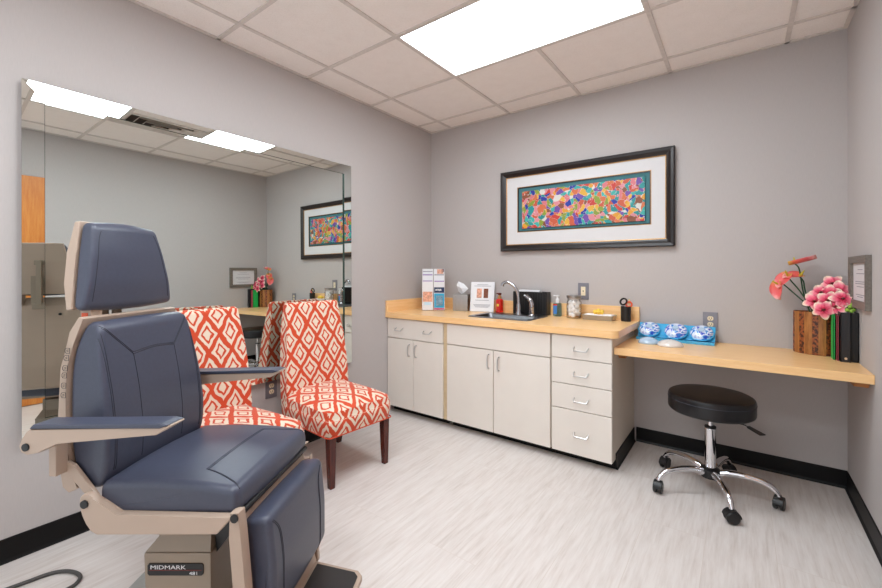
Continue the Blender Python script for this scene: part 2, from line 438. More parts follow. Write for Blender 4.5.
# ------------------------------------------------------------------ wall mirror
my0, my1, mz0, mz1 = -2.881, -1.056, .508, 2.037; sw = .072
r = thing('wall_mirror', 'large rectangular mirror with a mirrored border on the left wall', 'mirror', (0, (my0+my1)/2, mz0))
MR = r
obj('backing', B((.001, my0+.004, mz0+.004), (.010, my1-.004, mz1-.004)), 'mirror_edge', r, smooth=False)
obj('main_glass', B((.0112, my0+sw+.001, mz0+sw+.001), (.0165, my1-sw-.014, mz1-sw-.001)), 'mirror', r, smooth=False)
obj('inner_edge', loft(bmesh.new(), [[(.0105, my0+sw-.001, mz0+sw-.001), (.0105, my1-sw+.001, mz0+sw-.001), (.0105, my1-sw+.001, mz1-sw+.001), (.0105, my0+sw-.001, mz1-sw+.001)],
     [(.0108, my0+sw-.001, mz0+sw-.001), (.0108, my1-sw+.001, mz0+sw-.001), (.0108, my1-sw+.001, mz1-sw+.001), (.0108, my0+sw-.001, mz1-sw+.001)]]), 'mirror_edge', r, smooth=False)
O = [(my0, mz0), (my1, mz0), (my1, mz1), (my0, mz1)]; I = [(my0+sw-.001, mz0+sw-.001), (my1-sw+.001, mz0+sw-.001), (my1-sw+.001, mz1-sw+.001), (my0+sw-.001, mz1-sw+.001)]
for i in range(4):
    j = (i+1) % 4
    q = [(O[i], .0185), (O[j], .0185), (I[j], .0205), (I[i], .0205)]
    bm = loft(bmesh.new(), [[(.0105, y, z) for (y, z), x in q], [(x, y, z) for (y, z), x in q]])
    obj('bevelled_strip', bm, 'mirror', r, smooth=False)

MR.location.x = .016; MR.rotation_euler = (0, -.006, .0055)
# ------------------------------------------------------------------ base cabinets and worktop
def pull(cx, y, cz, half, vertical=False, parent=None, proj=.028):
    if vertical: pts = [(cx, y, cz-half), (cx, y-proj*.8, cz-half*.92), (cx, y-proj, cz-half*.5), (cx, y-proj, cz+half*.5), (cx, y-proj*.8, cz+half*.92), (cx, y, cz+half)]
    else: pts = [(cx-half, y, cz+.008), (cx-half*.97, y-proj*.6, cz+.002), (cx-half*.85, y-proj, cz-.010), (cx+half*.85, y-proj, cz-.010), (cx+half*.97, y-proj*.6, cz+.002), (cx+half, y, cz+.008)]
    return obj('handle', T(pts, .0050, 8), 'nickel', parent)
FY = -.631; ZB, ZT = .060, .816
def carcass(r, x0, x1, side=None):
    obj('body', B((x0, -.612, ZB+.002), (x1, -.004, ZT)), 'cabside', r, smooth=False)
    obj('toe_kick', B((x0, -.545, .001), (x1-.001, -.02, ZB)), 'base', r, smooth=False)
def front(name, r, x0, x1, z0, z1): return obj(name, B((x0, FY, z0), (x1, -.6125, z1), .0015, 1), 'cab', r)
r = thing('base_cabinet', 'cream cabinet in the back left corner with one two-handled drawer over two doors', 'cabinet', (.3, -.3, 0), group='cream laminate base cabinets')
carcass(r, .004, .598)
d = front('drawer_front', r, .006, .597, .650, .810); pull(.147, FY, .725, .038, parent=d); pull(.451, FY, .725, .038, parent=d)
d = front('door', r, .006, .293, .062, .643); pull(.258, FY, .558, .048, True, d)
d = front('door', r, .297, .597, .062, .643); pull(.331, FY, .558, .048, True, d)
obj('filler_strip', B((.5985, -.618, .058), (.636, -.1, ZT), .001, 1), 'filler', r)['label'] = 'narrow tan filler strip'
r = thing('base_cabinet', 'wide cream sink cabinet with plain top panel over two doors', 'cabinet', (1.05, -.3, 0), group='cream laminate base cabinets')
# open top so the basin can hang inside
bm = bmesh.new(); box(bm, (.637, -.612, ZB+.002), (.655, -.004, ZT)); box(bm, (1.449, -.612, ZB+.002), (1.467, -.004, ZT))
box(bm, (.655, -.612, ZB+.002), (1.449, -.004, .08)); box(bm, (.655, -.612, .08), (1.449, -.594, ZT)); box(bm, (.655, -.02, .08), (1.449, -.004, ZT))
obj('body', bm, 'cabside', r, smooth=False); obj('toe_kick', B((.637, -.545, .001), (1.466, -.02, ZB)), 'base', r, smooth=False)
front('false_front', r, .639, 1.465, .655, .810)
d = front('door', r, .639, 1.042, .062, .648); pull(1.010, FY, .568, .050, True, d)
d = front('door', r, 1.048, 1.465, .062, .648); pull(1.092, FY, .560, .048, True, d)
r = thing('base_cabinet', 'cream cabinet with four stacked drawers at the right end beside the desk', 'cabinet', (1.66, -.3, 0), group='cream laminate base cabinets')
carcass(r, 1.4685, 1.848)
for z0, z1, hz in ((.664, .810, .730), (.503, .659, .574), (.343, .498, .412), (.062, .338, .195)):
    d = front('drawer', r, 1.478, 1.847, z0, z1); pull(1.667, FY, hz, .044, parent=d)
obj('base_trim', loft(bmesh.new(), [[(1.8485+x, -.545, z) for x, z in base_prof(.098)], [(1.8485+x, -.016, z) for x, z in base_prof(.098)]]), 'base', r)

r = thing('worktop', 'maple laminate worktop with raised backsplash over the cream cabinets', 'countertop', (.9, -.3, .818))
CZ0, CZ1 = .818, .862; CR = 1.885; SX0, SX1, SY0, SY1 = .765, 1.24, -.495, -.14
bm = bmesh.new(); rc = .045
corner = [(CR-rc+rc*math.sin(a), -.652+rc-rc*math.cos(a)) for a in [PI/2*k/8 for k in range(9)]]
prism_xy([(.001, -.652)]+corner+[(CR, SY0), (.001, SY0)], CZ0, CZ1, bm=bm)
box(bm, (.001, SY0, CZ0), (SX0, SY1, CZ1)); box(bm, (SX1, SY0, CZ0), (CR, SY1, CZ1)); box(bm, (.001, SY1, CZ0), (CR, -.001, CZ1))
bmesh.ops.remove_doubles(bm, verts=bm.verts[:], dist=1e-5)
obj('top', bm, 'counter', r, smooth=False)
obj('backsplash', B((.021, -.021, CZ1), (CR, -.001, .962), .001, 1), 'counter', r)
obj('side_splash', B((.001, -.652, CZ1), (.0205, -.001, .962), .001, 1), 'counter_y', r)

# sink with deck faucet
r = thing('sink', 'stainless steel drop-in sink set in the worktop', 'sink', (1.0, -.31, .862))
ox0, ox1, oy0, oy1 = .745, 1.258, -.515, -.118; ix0, ix1, iy0, iy1 = .785, 1.22, -.48, -.235
def rr(x0, x1, y0, y1, z, rad, n=5):
    o = []
    for cx_, cy_, a0 in ((x1-rad, y1-rad, 0), (x0+rad, y1-rad, PI/2), (x0+rad, y0+rad, PI), (x1-rad, y0+rad, 3*PI/2)):
        for k in range(n+1): a = a0+PI/2*k/n; o.append((cx_+rad*math.cos(a), cy_+rad*math.sin(a), z))
    return o
rings = [rr(ox0, ox1, oy0, oy1, .8625, .03), rr(ox0+.006, ox1-.006, oy0+.006, oy1-.006, .8675, .03), rr(ix0-.004, ix1+.004, iy0-.004, iy1+.004, .8665, .04),
         rr(ix0, ix1, iy0, iy1, .860, .04), rr(ix0+.008, ix1-.008, iy0+.008, iy1-.008, .73, .05), rr(ix0+.04, ix1-.04, iy0+.04, iy1-.04, .715, .05),
         rr(ix0+.2, ix1-.2, iy0+.11, iy1-.11, .713, .01)]
bm = bmesh.new(); R = [[bm.verts.new(p) for p in L] for L in rings]
for a, b in zip(R, R[1:]):
    for i in range(len(a)): bm.faces.new((a[i], a[(i+1) % len(a)], b[(i+1) % len(a)], b[i]))
bm.faces.new(R[-1]); bmesh.ops.recalc_face_normals(bm, faces=bm.faces[:])
o = obj('basin', bm, 'dsteel', r, wn=False); md = o.modifiers.new('s', 'SOLIDIFY'); md.thickness = .0015; md.offset = 1
r = thing('faucet', 'tall chrome gooseneck faucet at the back of the sink', 'faucet', (1.035, -.19, .8675))
obj('spout_base', L_([(0, .8675), (.026, .8675), (.026, .875), (.019, .90), (.020, .93), (.016, .955), (0, .955)], (1.035, -.19, 0), 20), 'tap', r)
obj('spout', T(smooth_path([(1.035, -.19, .95), (1.028, -.19, 1.03), (1.005, -.195, 1.085), (.965, -.20, 1.118), (.935, -.205, 1.128), (.905, -.21, 1.118), (.90, -.21, 1.108)]), .0125, 12), 'tap', r)
obj('spout_tip', T([(.903, -.21, 1.118), (.897, -.212, 1.095)], .0145, 14), 'tap', r)
r = thing('side_sprayer', 'short chrome side sprayer on the sink deck right of the faucet', 'sprayer', (1.145, -.19, .8675))
obj('holder', L_([(0, .8675), (.028, .8675), (.026, .874), (.021, .88), (.021, .93), (.023, .935), (0, .935)], (1.145, -.19, 0), 18), 'tap', r)
obj('spray_head', T(smooth_path([(1.145, -.19, .93), (1.143, -.19, .965), (1.127, -.193, .995), (1.098, -.20, 1.02), (1.084, -.20, 1.022)]), [.021]*6+[.020]*6+[.017]*6+[.011]*6+[.009], 12), 'tap', r)

# ------------------------------------------------------------------ items on the worktop
Z = .8625
# brochure rack: faces the room diagonally
ang = math.atan2(.130, .173)
r = thing('brochure_rack', 'tall clear rack of leaflets in two columns in the worktop corner', 'brochure holder', (.245, -.287, Z), ang)
bm = bmesh.new(); wd = .21
for lx in (-wd/2, -.0015, wd/2-.003): box(bm, (lx, -.002, 0), (lx+.003, .098, .16)); 
box(bm, (-wd/2, -.002, 0), (wd/2, .098, .003)); box(bm, (-wd/2, .095, .003), (wd/2, .098, .33))
obj('rack_frame', bm, 'glass', r, world=False, smooth=False)
def leaflet(lx0, lx1, tier, spots, label, parentloc=(.245, -.287)):
    y = .006+tier*.032; z0 = .004+tier*.045 if tier else .004; h = (.268, .285, .30)[tier]
    tops = {(0): .268, (1): .325, (2): .372}
    rt_ = thing('leaflet', label, 'leaflet', (0, 0, 0), 0, 'leaflets in the clear rack')
    c, s = math.cos(ang), math.sin(ang)
    rt_.location = (.245+c*(lx0+lx1)/2-s*y, -.287+s*(lx0+lx1)/2+c*y, Z+.0035); rt_.rotation_euler = (0, 0, ang)
    w2 = (lx1-lx0)/2
    obj('sheet', B((-w2, 0, 0), (w2, .003, tops[tier])), 'paper', rt_, world=False, smooth=False)
    for nm, a, b, c0, c1, m in spots:
        obj(nm, B((-w2+2*w2*a, -.0008, c0), (-w2+2*w2*b, -.0001, c1)), m, rt_, world=False, smooth=False)
    return rt_
leaflet(-.101, -.004, 0, [('picture', .06, .94, .075, .165, 'skin'), ('text_block', .2, .8, .045, .07, 'pale'), ('top_band', .05, .95, .258, .266, 'purple')], 'white leaflet with a warm-toned photo, front of the rack left column')
leaflet(.004, .101, 0, [('picture', .03, .97, .155, .205, 'navy'), ('panel', .03, .97, .02, .15, 'cyan'), ('text_block', .2, .85, .04, .13, 'pale'), ('bottom_band', .03, .97, .003, .018, 'pinkink'), ('title', .15, .7, .172, .19, 'paper'), ('top_band', .05, .95, .255, .264, 'purple')], 'blue and navy leaflet, front of the rack right column')
leaflet(-.101, -.004, 1, [('top_band', .05, .95, .312, .322, 'purple')], 'white leaflet with lilac top band, middle of the left column')
leaflet(.004, .101, 1, [('top_band', .05, .95, .312, .322, 'ink')], 'white leaflet with grey top band, middle of the right column')
leaflet(-.101, -.004, 2, [('top_band', .05, .95, .345, .352, 'ink')], 'lilac-white leaflet at the back of the left column')
leaflet(.004, .101, 2, [('picture', .3, .9, .325, .368, 'skin'), ('corner', .75, .97, .345, .37, 'navy')], 'leaflet with a round portrait photo at the back of the right column')

r = thing('tissue_box', 'square brushed steel tissue box cover with a white tissue sticking out', 'tissue box', (.450, -.120, Z), .25)
bm = bmesh.new(); box(bm, (-.070, -.070, 0), (.070, .070, .148), .004); obj('cover', bm, 'steel', r, world=False)
bm = bmesh.new()
V = [(-.055, -.01, .225), (-.040, 0, .262), (.01, .008, .240), (.055, .0, .196), (.012, -.012, .156), (-.012, .0, .1485), (-.042, .004, .17)]
ctr = bm.verts.new((-.005, -.030, .20)); ctr2 = bm.verts.new((-.005, .02, .20)); vs = [bm.verts.new(p) for p in V]
for i in range(len(vs)):
    j = (i+1) % len(vs); bm.faces.new((vs[i], vs[j], ctr)); bm.faces.new((vs[j], vs[i], ctr2))
bmesh.ops.recalc_face_normals(bm, faces=bm.faces[:])
obj('tissue', bm, 'paper', r, world=False)

# tilted information stand
r = thing('sign_stand', 'white tilted card in clear stand with two small photos, beside the red bottle', 'sign', (.655, -.135, Z), .30)
def tilt(bm, a=-.22, piv=(0, 0, 0)):
    bmesh.ops.rotate(bm, verts=bm.verts[:], cent=piv, matrix=Matrix.Rotation(a, 3, 'X')); return bm
sw_, sh_ = .105, .265
obj('card', tilt(B((-sw_, 0, .002), (sw_, .004, sh_), .001, 1)), 'paper', r, world=False)
for x0_, x1_, m in ((-.05, -.005, 'skin'), (-.005, .012, 'paper'), (.012, .052, 'brown')):
    obj('photo', tilt(B((x0_, -.0012, .122), (x1_, -.0001, .205))), m, r, world=False, smooth=False)
for z, a in ((.238, .05), (.226, .075), (.100, .06), (.06, .075), (.05, .07), (.04, .06)): obj('text_line', tilt(B((-a, -.0010, z), (a, -.0001, z+.004))), 'ink', r, world=False, smooth=False)
obj('easel_leg', loft(bmesh.new(), [[(-.03, .065, .0005), (.03, .065, .0005), (.03, .068, .0005), (-.03, .068, .0005)], [(-.03, .046, .19), (.03, .046, .19), (.03, .049, .19), (-.03, .049, .19)]]), 'glass', r, world=False, smooth=False)

r = thing('soap_bottle', 'small red pump bottle left of the faucet', 'bottle', (.805, -.085, Z))
c = (.805, -.085, 0)
obj('bottle_body', L_([(0, Z), (.030, Z), (.032, Z+.006), (.032, Z+.105), (.022, Z+.118), (0, Z+.118)], c, 24), 'red', r)
obj('collar', L_([(0, Z+.118), (.017, Z+.118), (.017, Z+.138), (.010, Z+.14), (.010, Z+.15), (0, Z+.15)], c, 18), 'gold', r)
bm = L_([(0, Z+.15), (.014, Z+.15), (.018, Z+.168), (0, Z+.168)], c, 18); box(bm, (.783, -.10, Z+.158), (.805, -.088, Z+.168)); obj('pump_head', bm, 'darkred', r)
obj('label_mark', B((.795, -.1178, Z+.055), (.815, -.1168, Z+.075)), 'yellow', r, smooth=False)

# black ribbed file box behind the faucet
r = thing('file_box', 'black ribbed open-top box with white paper towels behind the faucet', 'box', (1.115, -.065, Z))
bm = bmesh.new(); bx0, bx1, by0, by1, bz = .945, 1.235, -.112, -.025, 1.050
box(bm, (bx0, by0, Z+.002), (bx1, by0+.006, bz), .002); box(bm, (bx0, by1-.006, Z+.002), (bx1, by1, bz), .002)
box(bm, (bx0, by0+.006, Z+.002), (bx0+.006, by1-.006, bz)); box(bm, (bx1-.006, by0+.006, Z+.002), (bx1, by1-.006, bz)); box(bm, (bx0+.006, by0+.006, Z+.002), (bx1-.006, by1-.006, Z+.006))
for k in range(13): x = bx0+.012+k*(bx1-bx0-.024)/12; box(bm, (x-.004, by0-.003, Z+.01), (x+.004, by0, bz-.012))
obj('box_shell', bm, 'black', r, smooth=False)
tag(obj('paper_towels', B((.99, -.098, Z+.0075), (1.17, -.04, 1.063), .004), 'paper'), 'stack of white paper towels sticking out of the black ribbed box', 'paper towels')

r = thing('sanitizer_bottle', 'clear pump bottle of gel with blue label left of the cotton jar', 'bottle', (1.308, -.075, Z))
bm = bmesh.new(); prism_xy([(1.278, -.092), (1.340, -.092), (1.340, -.058), (1.278, -.058)], Z, Z+.105, .008, 3, bm); obj('bottle_body', bm, 'gel', r)
obj('label_panel', B((1.283, -.0936, Z+.02), (1.312, -.0924, Z+.085)), 'labelblue', r, smooth=False)
obj('label_stripe', B((1.283, -.0945, Z+.086), (1.312, -.0930, Z+.097)), 'red', r, smooth=False)
bm = L_([(0, Z+.105), (.014, Z+.105), (.014, Z+.135), (.008, Z+.14), (.006, Z+.155), (.014, Z+.158), (.014, Z+.166), (0, Z+.168)], (1.310, -.075, 0), 18); box(bm, (1.278, -.080, Z+.158), (1.31, -.070, Z+.166), .002)
obj('pump', bm, 'paper', r)

r = thing('glass_jar', 'round clear glass jar of cotton balls with a steel lid', 'jar', (1.452, -.115, Z))
c = (1.452, -.115, 0); R1 = .055
o = obj('jar_body', L_([(0, Z), (.05, Z), (R1, Z+.006), (R1, Z+.125), (.048, Z+.135), (.048, Z+.148), (.045, Z+.148), (.045, Z+.134), (R1-.003, Z+.123), (R1-.003, Z+.008), (.048, Z+.004), (0, Z+.004)], c, 36), 'glass', r)
obj('lid', L_([(0, Z+.1485), (.052, Z+.1485), (.054, Z+.152), (.054, Z+.168), (.050, Z+.172), (0, Z+.172)], c, 32), 'steel', r)
cb = []; rnd = random.Random(3)
for _ in range(4000):
    if len(cb) >= 26: break
    a = rnd.uniform(0, 2*PI); rad = rnd.choice((.0, .026, .030, .032)); zz = Z+.0255+rnd.random()*.092
    p = (1.452+rad*math.cos(a), -.115+rad*math.sin(a), zz)
    if all((Vector(p)-Vector(q)).length > .0270 for q in cb): cb.append(p)
for p in cb:
    o = obj('cotton_ball', blob(bmesh.new(), p, .0178, .25, 2, rnd.random()*9), 'cotton', wn=False); origin(o, p)
    tag(o, 'white cotton ball inside the glass jar', 'cotton ball', 'cotton balls in the glass jar')

r = thing('tray', 'low brushed steel tray holding white towel between jar and pencil cup', 'tray', (1.635, -.10, Z))
bm = bmesh.new(); tx0, tx1, ty0, ty1 = 1.52, 1.745, -.165, -.045
tr = [rr(tx0+.008, tx1-.008, ty0+.008, ty1-.008, Z+.0005, .012), rr(tx0, tx1, ty0, ty1, Z+.036, .016), rr(tx0+.003, tx1-.003, ty0+.003, ty1-.003, Z+.036, .014), rr(tx0+.011, tx1-.011, ty0+.011, ty1-.011, Z+.004, .012)]
loft(bm, tr); obj('tray_body', bm, 'steel', r)
o = obj('folded_towel', B((tx0+.016, ty0+.016, Z+.005), (tx1-.016, ty1-.016, Z+.040), .008, 3), 'cotton'); tag(o, 'folded white towel lying in the steel tray', 'towel'); origin(o, (1.632, -.105, Z+.005))
bm = bmesh.new()
for k in range(5): blob(bm, (1.628+.024*math.cos(k*1.256), -.105+.018*math.sin(k*1.256), Z+.056), .017, .3, 2, k)
blob(bm, (1.628, -.105, Z+.066), .016, .2, 2, 9)
o = obj('yellow_puff', bm, 'yellow', wn=False); tag(o, 'small yellow ruffled puff on the towel in the tray', 'puff'); origin(o, (1.628, -.105, Z+.04))

r = thing('pencil_cup', 'black pencil cup at the right end of the worktop', 'cup', (1.81, -.085, Z))
obj('cup_body', L_([(0, Z), (.032, Z), (.033, Z+.003), (.034, Z+.105), (.031, Z+.105), (.030, Z+.005), (0, Z+.005)], (1.81, -.085, 0), 28), 'black', r)
def ring(bm, c, rad, r_, ax, sq=1.0):
    a = Vector(ax).normalized(); u = a.orthogonal().normalized(); v = a.cross(u); pts = [Vector(c)+u*rad*sq*math.cos(k*2*PI/16)+v*rad*math.sin(k*2*PI/16) for k in range(17)]
    return tube(bm, pts, r_, 8)
r = thing('scissors', 'scissors with one black and one orange handle loop in the pencil cup', 'scissors', (1.81, -.085, Z+.1))
bm = bmesh.new(); box(bm, (1.801, -.088, Z+.008), (1.809, -.085, Z+.12)); box(bm, (1.8095, -.084, Z+.008), (1.817, -.081, Z+.11)); obj('blades', bm, 'steel', r, smooth=False)
obj('black_loop', ring(bmesh.new(), (1.795, -.087, Z+.138), .020, .0065, (.2, 1, .1), 1.25), 'black', r)
obj('orange_loop', ring(bmesh.new(), (1.830, -.083, Z+.120), .018, .0065, (-.2, 1, .1)), 'orange', r)
o = obj('pencil', T([(1.822, -.072, Z+.008), (1.829, -.068, Z+.155)], .0035, 6), 'yellow'); tag(o, 'thin yellow pencil standing in the black cup', 'pencil'); origin(o, (1.822, -.072, Z+.008))

# ------------------------------------------------------------------ wall plates
def plate(name, c, wz, normal, kind, label, cat):
    """normal '-y' (back wall) or '+x' (left wall)"""
    w, h = wz
    r = thing(name, label, cat, c, 0 if normal == '-y' else PI/2)
    obj('wall_plate', B((-w/2, -.006, -h/2), (w/2, -.0005, h/2), .002), 'plateg', r, world=False)
    if kind == 'decora':
        obj('rocker', B((-.017, -.009, -.034), (.017, -.0062, .034), .001, 1), 'ivory', r, world=False)
        obj('indicator', B((-.003, -.0098, -.006), (.003, -.0092, .006)), 'slot', r, world=False, smooth=False)
    else:
        for s in (-1, 1):
            bm = bmesh.new(); loft(bm, [rrx(.0165, .0145, -.0062, s*.0195), rrx(.0165, .0145, -.009, s*.0195)])
            o = obj('receptacle', bm, 'ivory', r, world=False)
            bm = bmesh.new()
            for sx in (-1, 1): box(bm, (sx*.0065-.0014, -.0098, s*.0195-.004), (sx*.0065+.0014, -.0091, s*.0195+.007))
            box(bm, (-.0025, -.0098, s*.0195-.012), (.0025, -.0091, s*.0195-.007))
            obj('slots', bm, 'slot', o, world=False, smooth=False)
    return r
def rrx(a, b, y, zc, n=5):
    o = []; rad = min(a, b)*.85
    for cx_, cz_, a0 in ((a-rad, b-rad, 0), (-a+rad, b-rad, PI/2), (-a+rad, -b+rad, PI), (a-rad, -b+rad, 3*PI/2)):
        for k in range(n+1): an = a0+PI/2*k/n; o.append((cx_+rad*math.cos(an), y, zc+cz_+rad*math.sin(an)))
    return o
plate('outlet', (1.488, 0, 1.063), (.082, .128), '-y', 'decora', 'grey wall plate with one ivory device above the glass jar', 'outlet')
plate('outlet', (2.305, 0, .890), (.082, .120), '-y', 'duplex', 'grey duplex outlet on the back wall above the blue display', 'outlet')
plate('outlet', (0, -1.722, .450), (.080, .122), '+x', 'duplex', 'grey duplex outlet low on the left wall between the patterned chairs', 'outlet')

# ------------------------------------------------------------------ framed art, back wall
r = thing('framed_art', 'wide framed colourful abstract picture on the back wall', 'picture', (1.449, 0, 1.402))
def frame_bm(x0, x1, z0, z1, w, y0, prof):
    """mitred frame; prof = list of (inset 0..1, depth)"""
    bm = bmesh.new(); loops = []
    for s, d in prof:
        k = s*w; loops.append([bm.verts.new(p) for p in ((x0+k, y0-d, z0+k), (x1-k, y0-d, z0+k), (x1-k, y0-d, z1-k), (x0+k, y0-d, z1-k))])
    n = len(loops)
    for i in range(n):
        a, b = loops[i], loops[(i+1) % n]
        for j in range(4): bm.faces.new((a[j], a[(j+1) % 4], b[(j+1) % 4], b[j]))
    bmesh.ops.recalc_face_normals(bm, faces=bm.faces[:]); return bm
FX0, FX1, FZ0, FZ1 = .788, 2.106, 1.388, 2.070; FW = .052
obj('frame', frame_bm(FX0, FX1, FZ0, FZ1, FW, -.002, [(0, 0), (0, .034), (.12, .040), (.45, .037), (.8, .026), (1, .022), (1, 0)]), 'framedark', r, smooth=False)
obj('outer_fillet', frame_bm(FX0+FW, FX1-FW, FZ0+FW, FZ1-FW, .006, -.002, [(0, 0), (0, .024), (1, .022), (1, 0)]), 'gold', r, smooth=False)
obj('backing_board', B((FX0+.008, -.0045, FZ0+.008), (FX1-.008, -.0021, FZ1-.008)), 'mat', r, smooth=False)
TX0, TX1, TZ0, TZ1 = .940, 1.962, 1.545, 1.928
def rectframe(x0, x1, z0, z1, X0, X1, Z0, Z1, ya, yb):
    bm = bmesh.new(); box(bm, (X0, ya, Z0), (X1, yb, z0)); box(bm, (X0, ya, z1), (X1, yb, Z1)); box(bm, (X0, ya, z0), (x0, yb, z1)); box(bm, (x1, ya, z0), (X1, yb, z1)); return bm
obj('white_mat', rectframe(TX0, TX1, TZ0, TZ1, FX0+FW+.005, FX1-FW-.005, FZ0+FW+.005, FZ1-FW-.005, -.020, -.016), 'mat', r, smooth=False)
obj('inner_fillet', rectframe(TX0+.004, TX1-.004, TZ0+.004, TZ1-.004, TX0, TX1, TZ0, TZ1, -.0215, -.0155), 'gold', r, smooth=False)
obj('inner_shadow_fillet', rectframe(TX0+.012, TX1-.012, TZ0+.012, TZ1-.012, TX0+.004, TX1-.004, TZ0+.004, TZ1-.004, -.0185, -.0135), 'framedark', r, smooth=False)
obj('teal_mat', B((TX0+.005, -.013, TZ0+.005), (TX1-.005, -.010, TZ1-.005)), 'teal', r, smooth=False)
obj('painting', B((.986, -.024, 1.575), (1.921, -.0135, 1.886), .001, 1), 'art', r)
obj('signature', T([(1.78, -.0246, 1.600), (1.79, -.0246, 1.61), (1.80, -.0246, 1.603), (1.815, -.0246, 1.612), (1.835, -.0246, 1.606), (1.85, -.0246, 1.612)], .0018, 6), 'brown', r)

# certificate on the right wall
r = thing('framed_certificate', 'grey-framed certificate on the right wall above the flowers', 'certificate', (W, -.34, 1.03))
cy0, cy1, cz0, cz1 = -.532, -.162, 1.036, 1.294
def framex(y0, y1, z0, z1, w, x0, prof):
    bm = frame_bm(y0, y1, z0, z1, w, 0, prof)
    for v in bm.verts: v.co = Vector((x0+v.co.y, v.co.x, v.co.z))
    bmesh.ops.recalc_face_normals(bm, faces=bm.faces[:]); return bm
obj('frame', framex(cy0, cy1, cz0, cz1, .036, W-.001, [(0, 0), (0, .022), (1, .018), (1, 0)]), 'greyframe', r, smooth=False)
obj('certificate_sheet', B((W-.008, cy0+.034, cz0+.034), (W-.004, cy1-.034, cz1-.034)), 'certpaper', r, smooth=False)
for z, a in ((1.225, .05), (1.205, .08), (1.165, .10), (1.155, .10), (1.14, .07), (1.10, .09), (1.09, .06)): obj('text_line', B((W-.009, -.35-a, z), (W-.0082, -.35+a, z+.0035)), 'ink', r, smooth=False)

# ------------------------------------------------------------------ desk
r = thing('desk_shelf', 'maple laminate wall-mounted desk in the right corner', 'desk', (2.4, -.3, .712))
obj('desktop', B((1.8495, -.588, .713), (W-.001, -.001, .756), .0015, 1), 'counter', r)
def brk(x0, x1, y0, y1):
    return prism_xy([(x0, y0), (x1, y0), (x1, y1), (x0, y1)], .672, .7125, .004)
obj('bracket', loft(bmesh.new(), [[(1.8495, -.50, .700), (1.8495, -.47, .674), (1.8495, -.05, .674), (1.8495, -.05, .7125), (1.8495, -.50, .7125)], [(1.890, -.50, .700), (1.890, -.47, .674), (1.890, -.05, .674), (1.890, -.05, .7125), (1.890, -.50, .7125)]], .002, 1), 'bracket', r)
obj('bracket', loft(bmesh.new(), [[(W-.052, -.51, .700), (W-.052, -.48, .674), (W-.052, -.05, .674), (W-.052, -.05, .7125), (W-.052, -.51, .7125)], [(W-.001, -.51, .700), (W-.001, -.48, .674), (W-.001, -.05, .674), (W-.001, -.05, .7125), (W-.001, -.51, .7125)]], .002, 1), 'bracket', r)

# blue display with three domes
DZ = .7565
r = thing('blue_display', 'glossy blue acrylic display stand against the wall on the desk', 'display stand', (2.12, -.08, DZ))
def yz_prism(pts, x0, x1, bev=0): return loft(bmesh.new(), [[(x0, y, z) for y, z in pts], [(x1, y, z) for y, z in pts]], bev, 2)
obj('back_panel', yz_prism([(-.115, DZ+.016), (-.108, DZ+.012), (-.030, DZ+.098), (-.036, DZ+.101)], 1.893, 2.335, .001), 'blueac', r)
obj('ledge', yz_prism([(-.175, DZ), (-.02, DZ), (-.02, DZ+.012), (-.165, DZ+.012), (-.175, DZ+.020)], 1.893, 2.335, .001), 'blueac', r)
nrm = Vector((0, -.62, .78))
for k, (x, m, lb) in enumerate(((1.960, 'swirl2', 'round blue and white dome at the left of the blue display'), (2.118, 'swirl', 'round blue and white dome in the middle of the blue display'), (2.262, 'swirl2', 'round blue and white dome at the right of the blue display'))):
    c = Vector((x, -.083, DZ+.058)); r = thing('display_dome', lb, 'dome', c, 0, 'domes on the blue display')
    rot = Vector((0, 0, 1)).rotation_difference(nrm).to_matrix()
    def tr_(bm): 
        for v in bm.verts: v.co = rot @ v.co
        return bm
    rad = .064 if k != 1 else .066
    obj('dome', tr_(L_([(rad*math.cos(a), .007+rad*.50*math.sin(a)) for a in [PI/2*q/8 for q in range(8)]]+[(0, .007+rad*.50)][:1], n=28)), m, r, world=False)
    obj('base_ring', tr_(L_([(rad-.004, .0035), (rad+.005, .0035), (rad+.005, .008), (rad-.002, .011), (rad-.004, .0035)], n=28)), 'blueac', r, world=False)
    obj('centre_cap', tr_(L_([(.020, (.50*rad)+.001), (.017, (.50*rad)+.010), (0, (.50*rad)+.012)], n=20)), 'bluesil', r, world=False)
for x, y, rx, m, lb in ((1.990, -.300, .058, 'bluesil', 'translucent bluish dome lying on the desk before the blue display'), (2.115, -.330, .068, 'silicone', 'milky white dome lying on the desk before the blue display')):
    o = obj('silicone_dome', L_([(0, 0), (rx*.97, 0), (rx, .004)]+[(rx*math.cos(a), .004+.036*math.sin(a)) for a in [PI/2*q/8 for q in range(1, 8)]]+[(0, .040)], (x, y, DZ), 32, sx=1.05), m)
    tag(o, lb, 'dome', 'loose domes on the desk'); origin(o, (x, y, DZ))

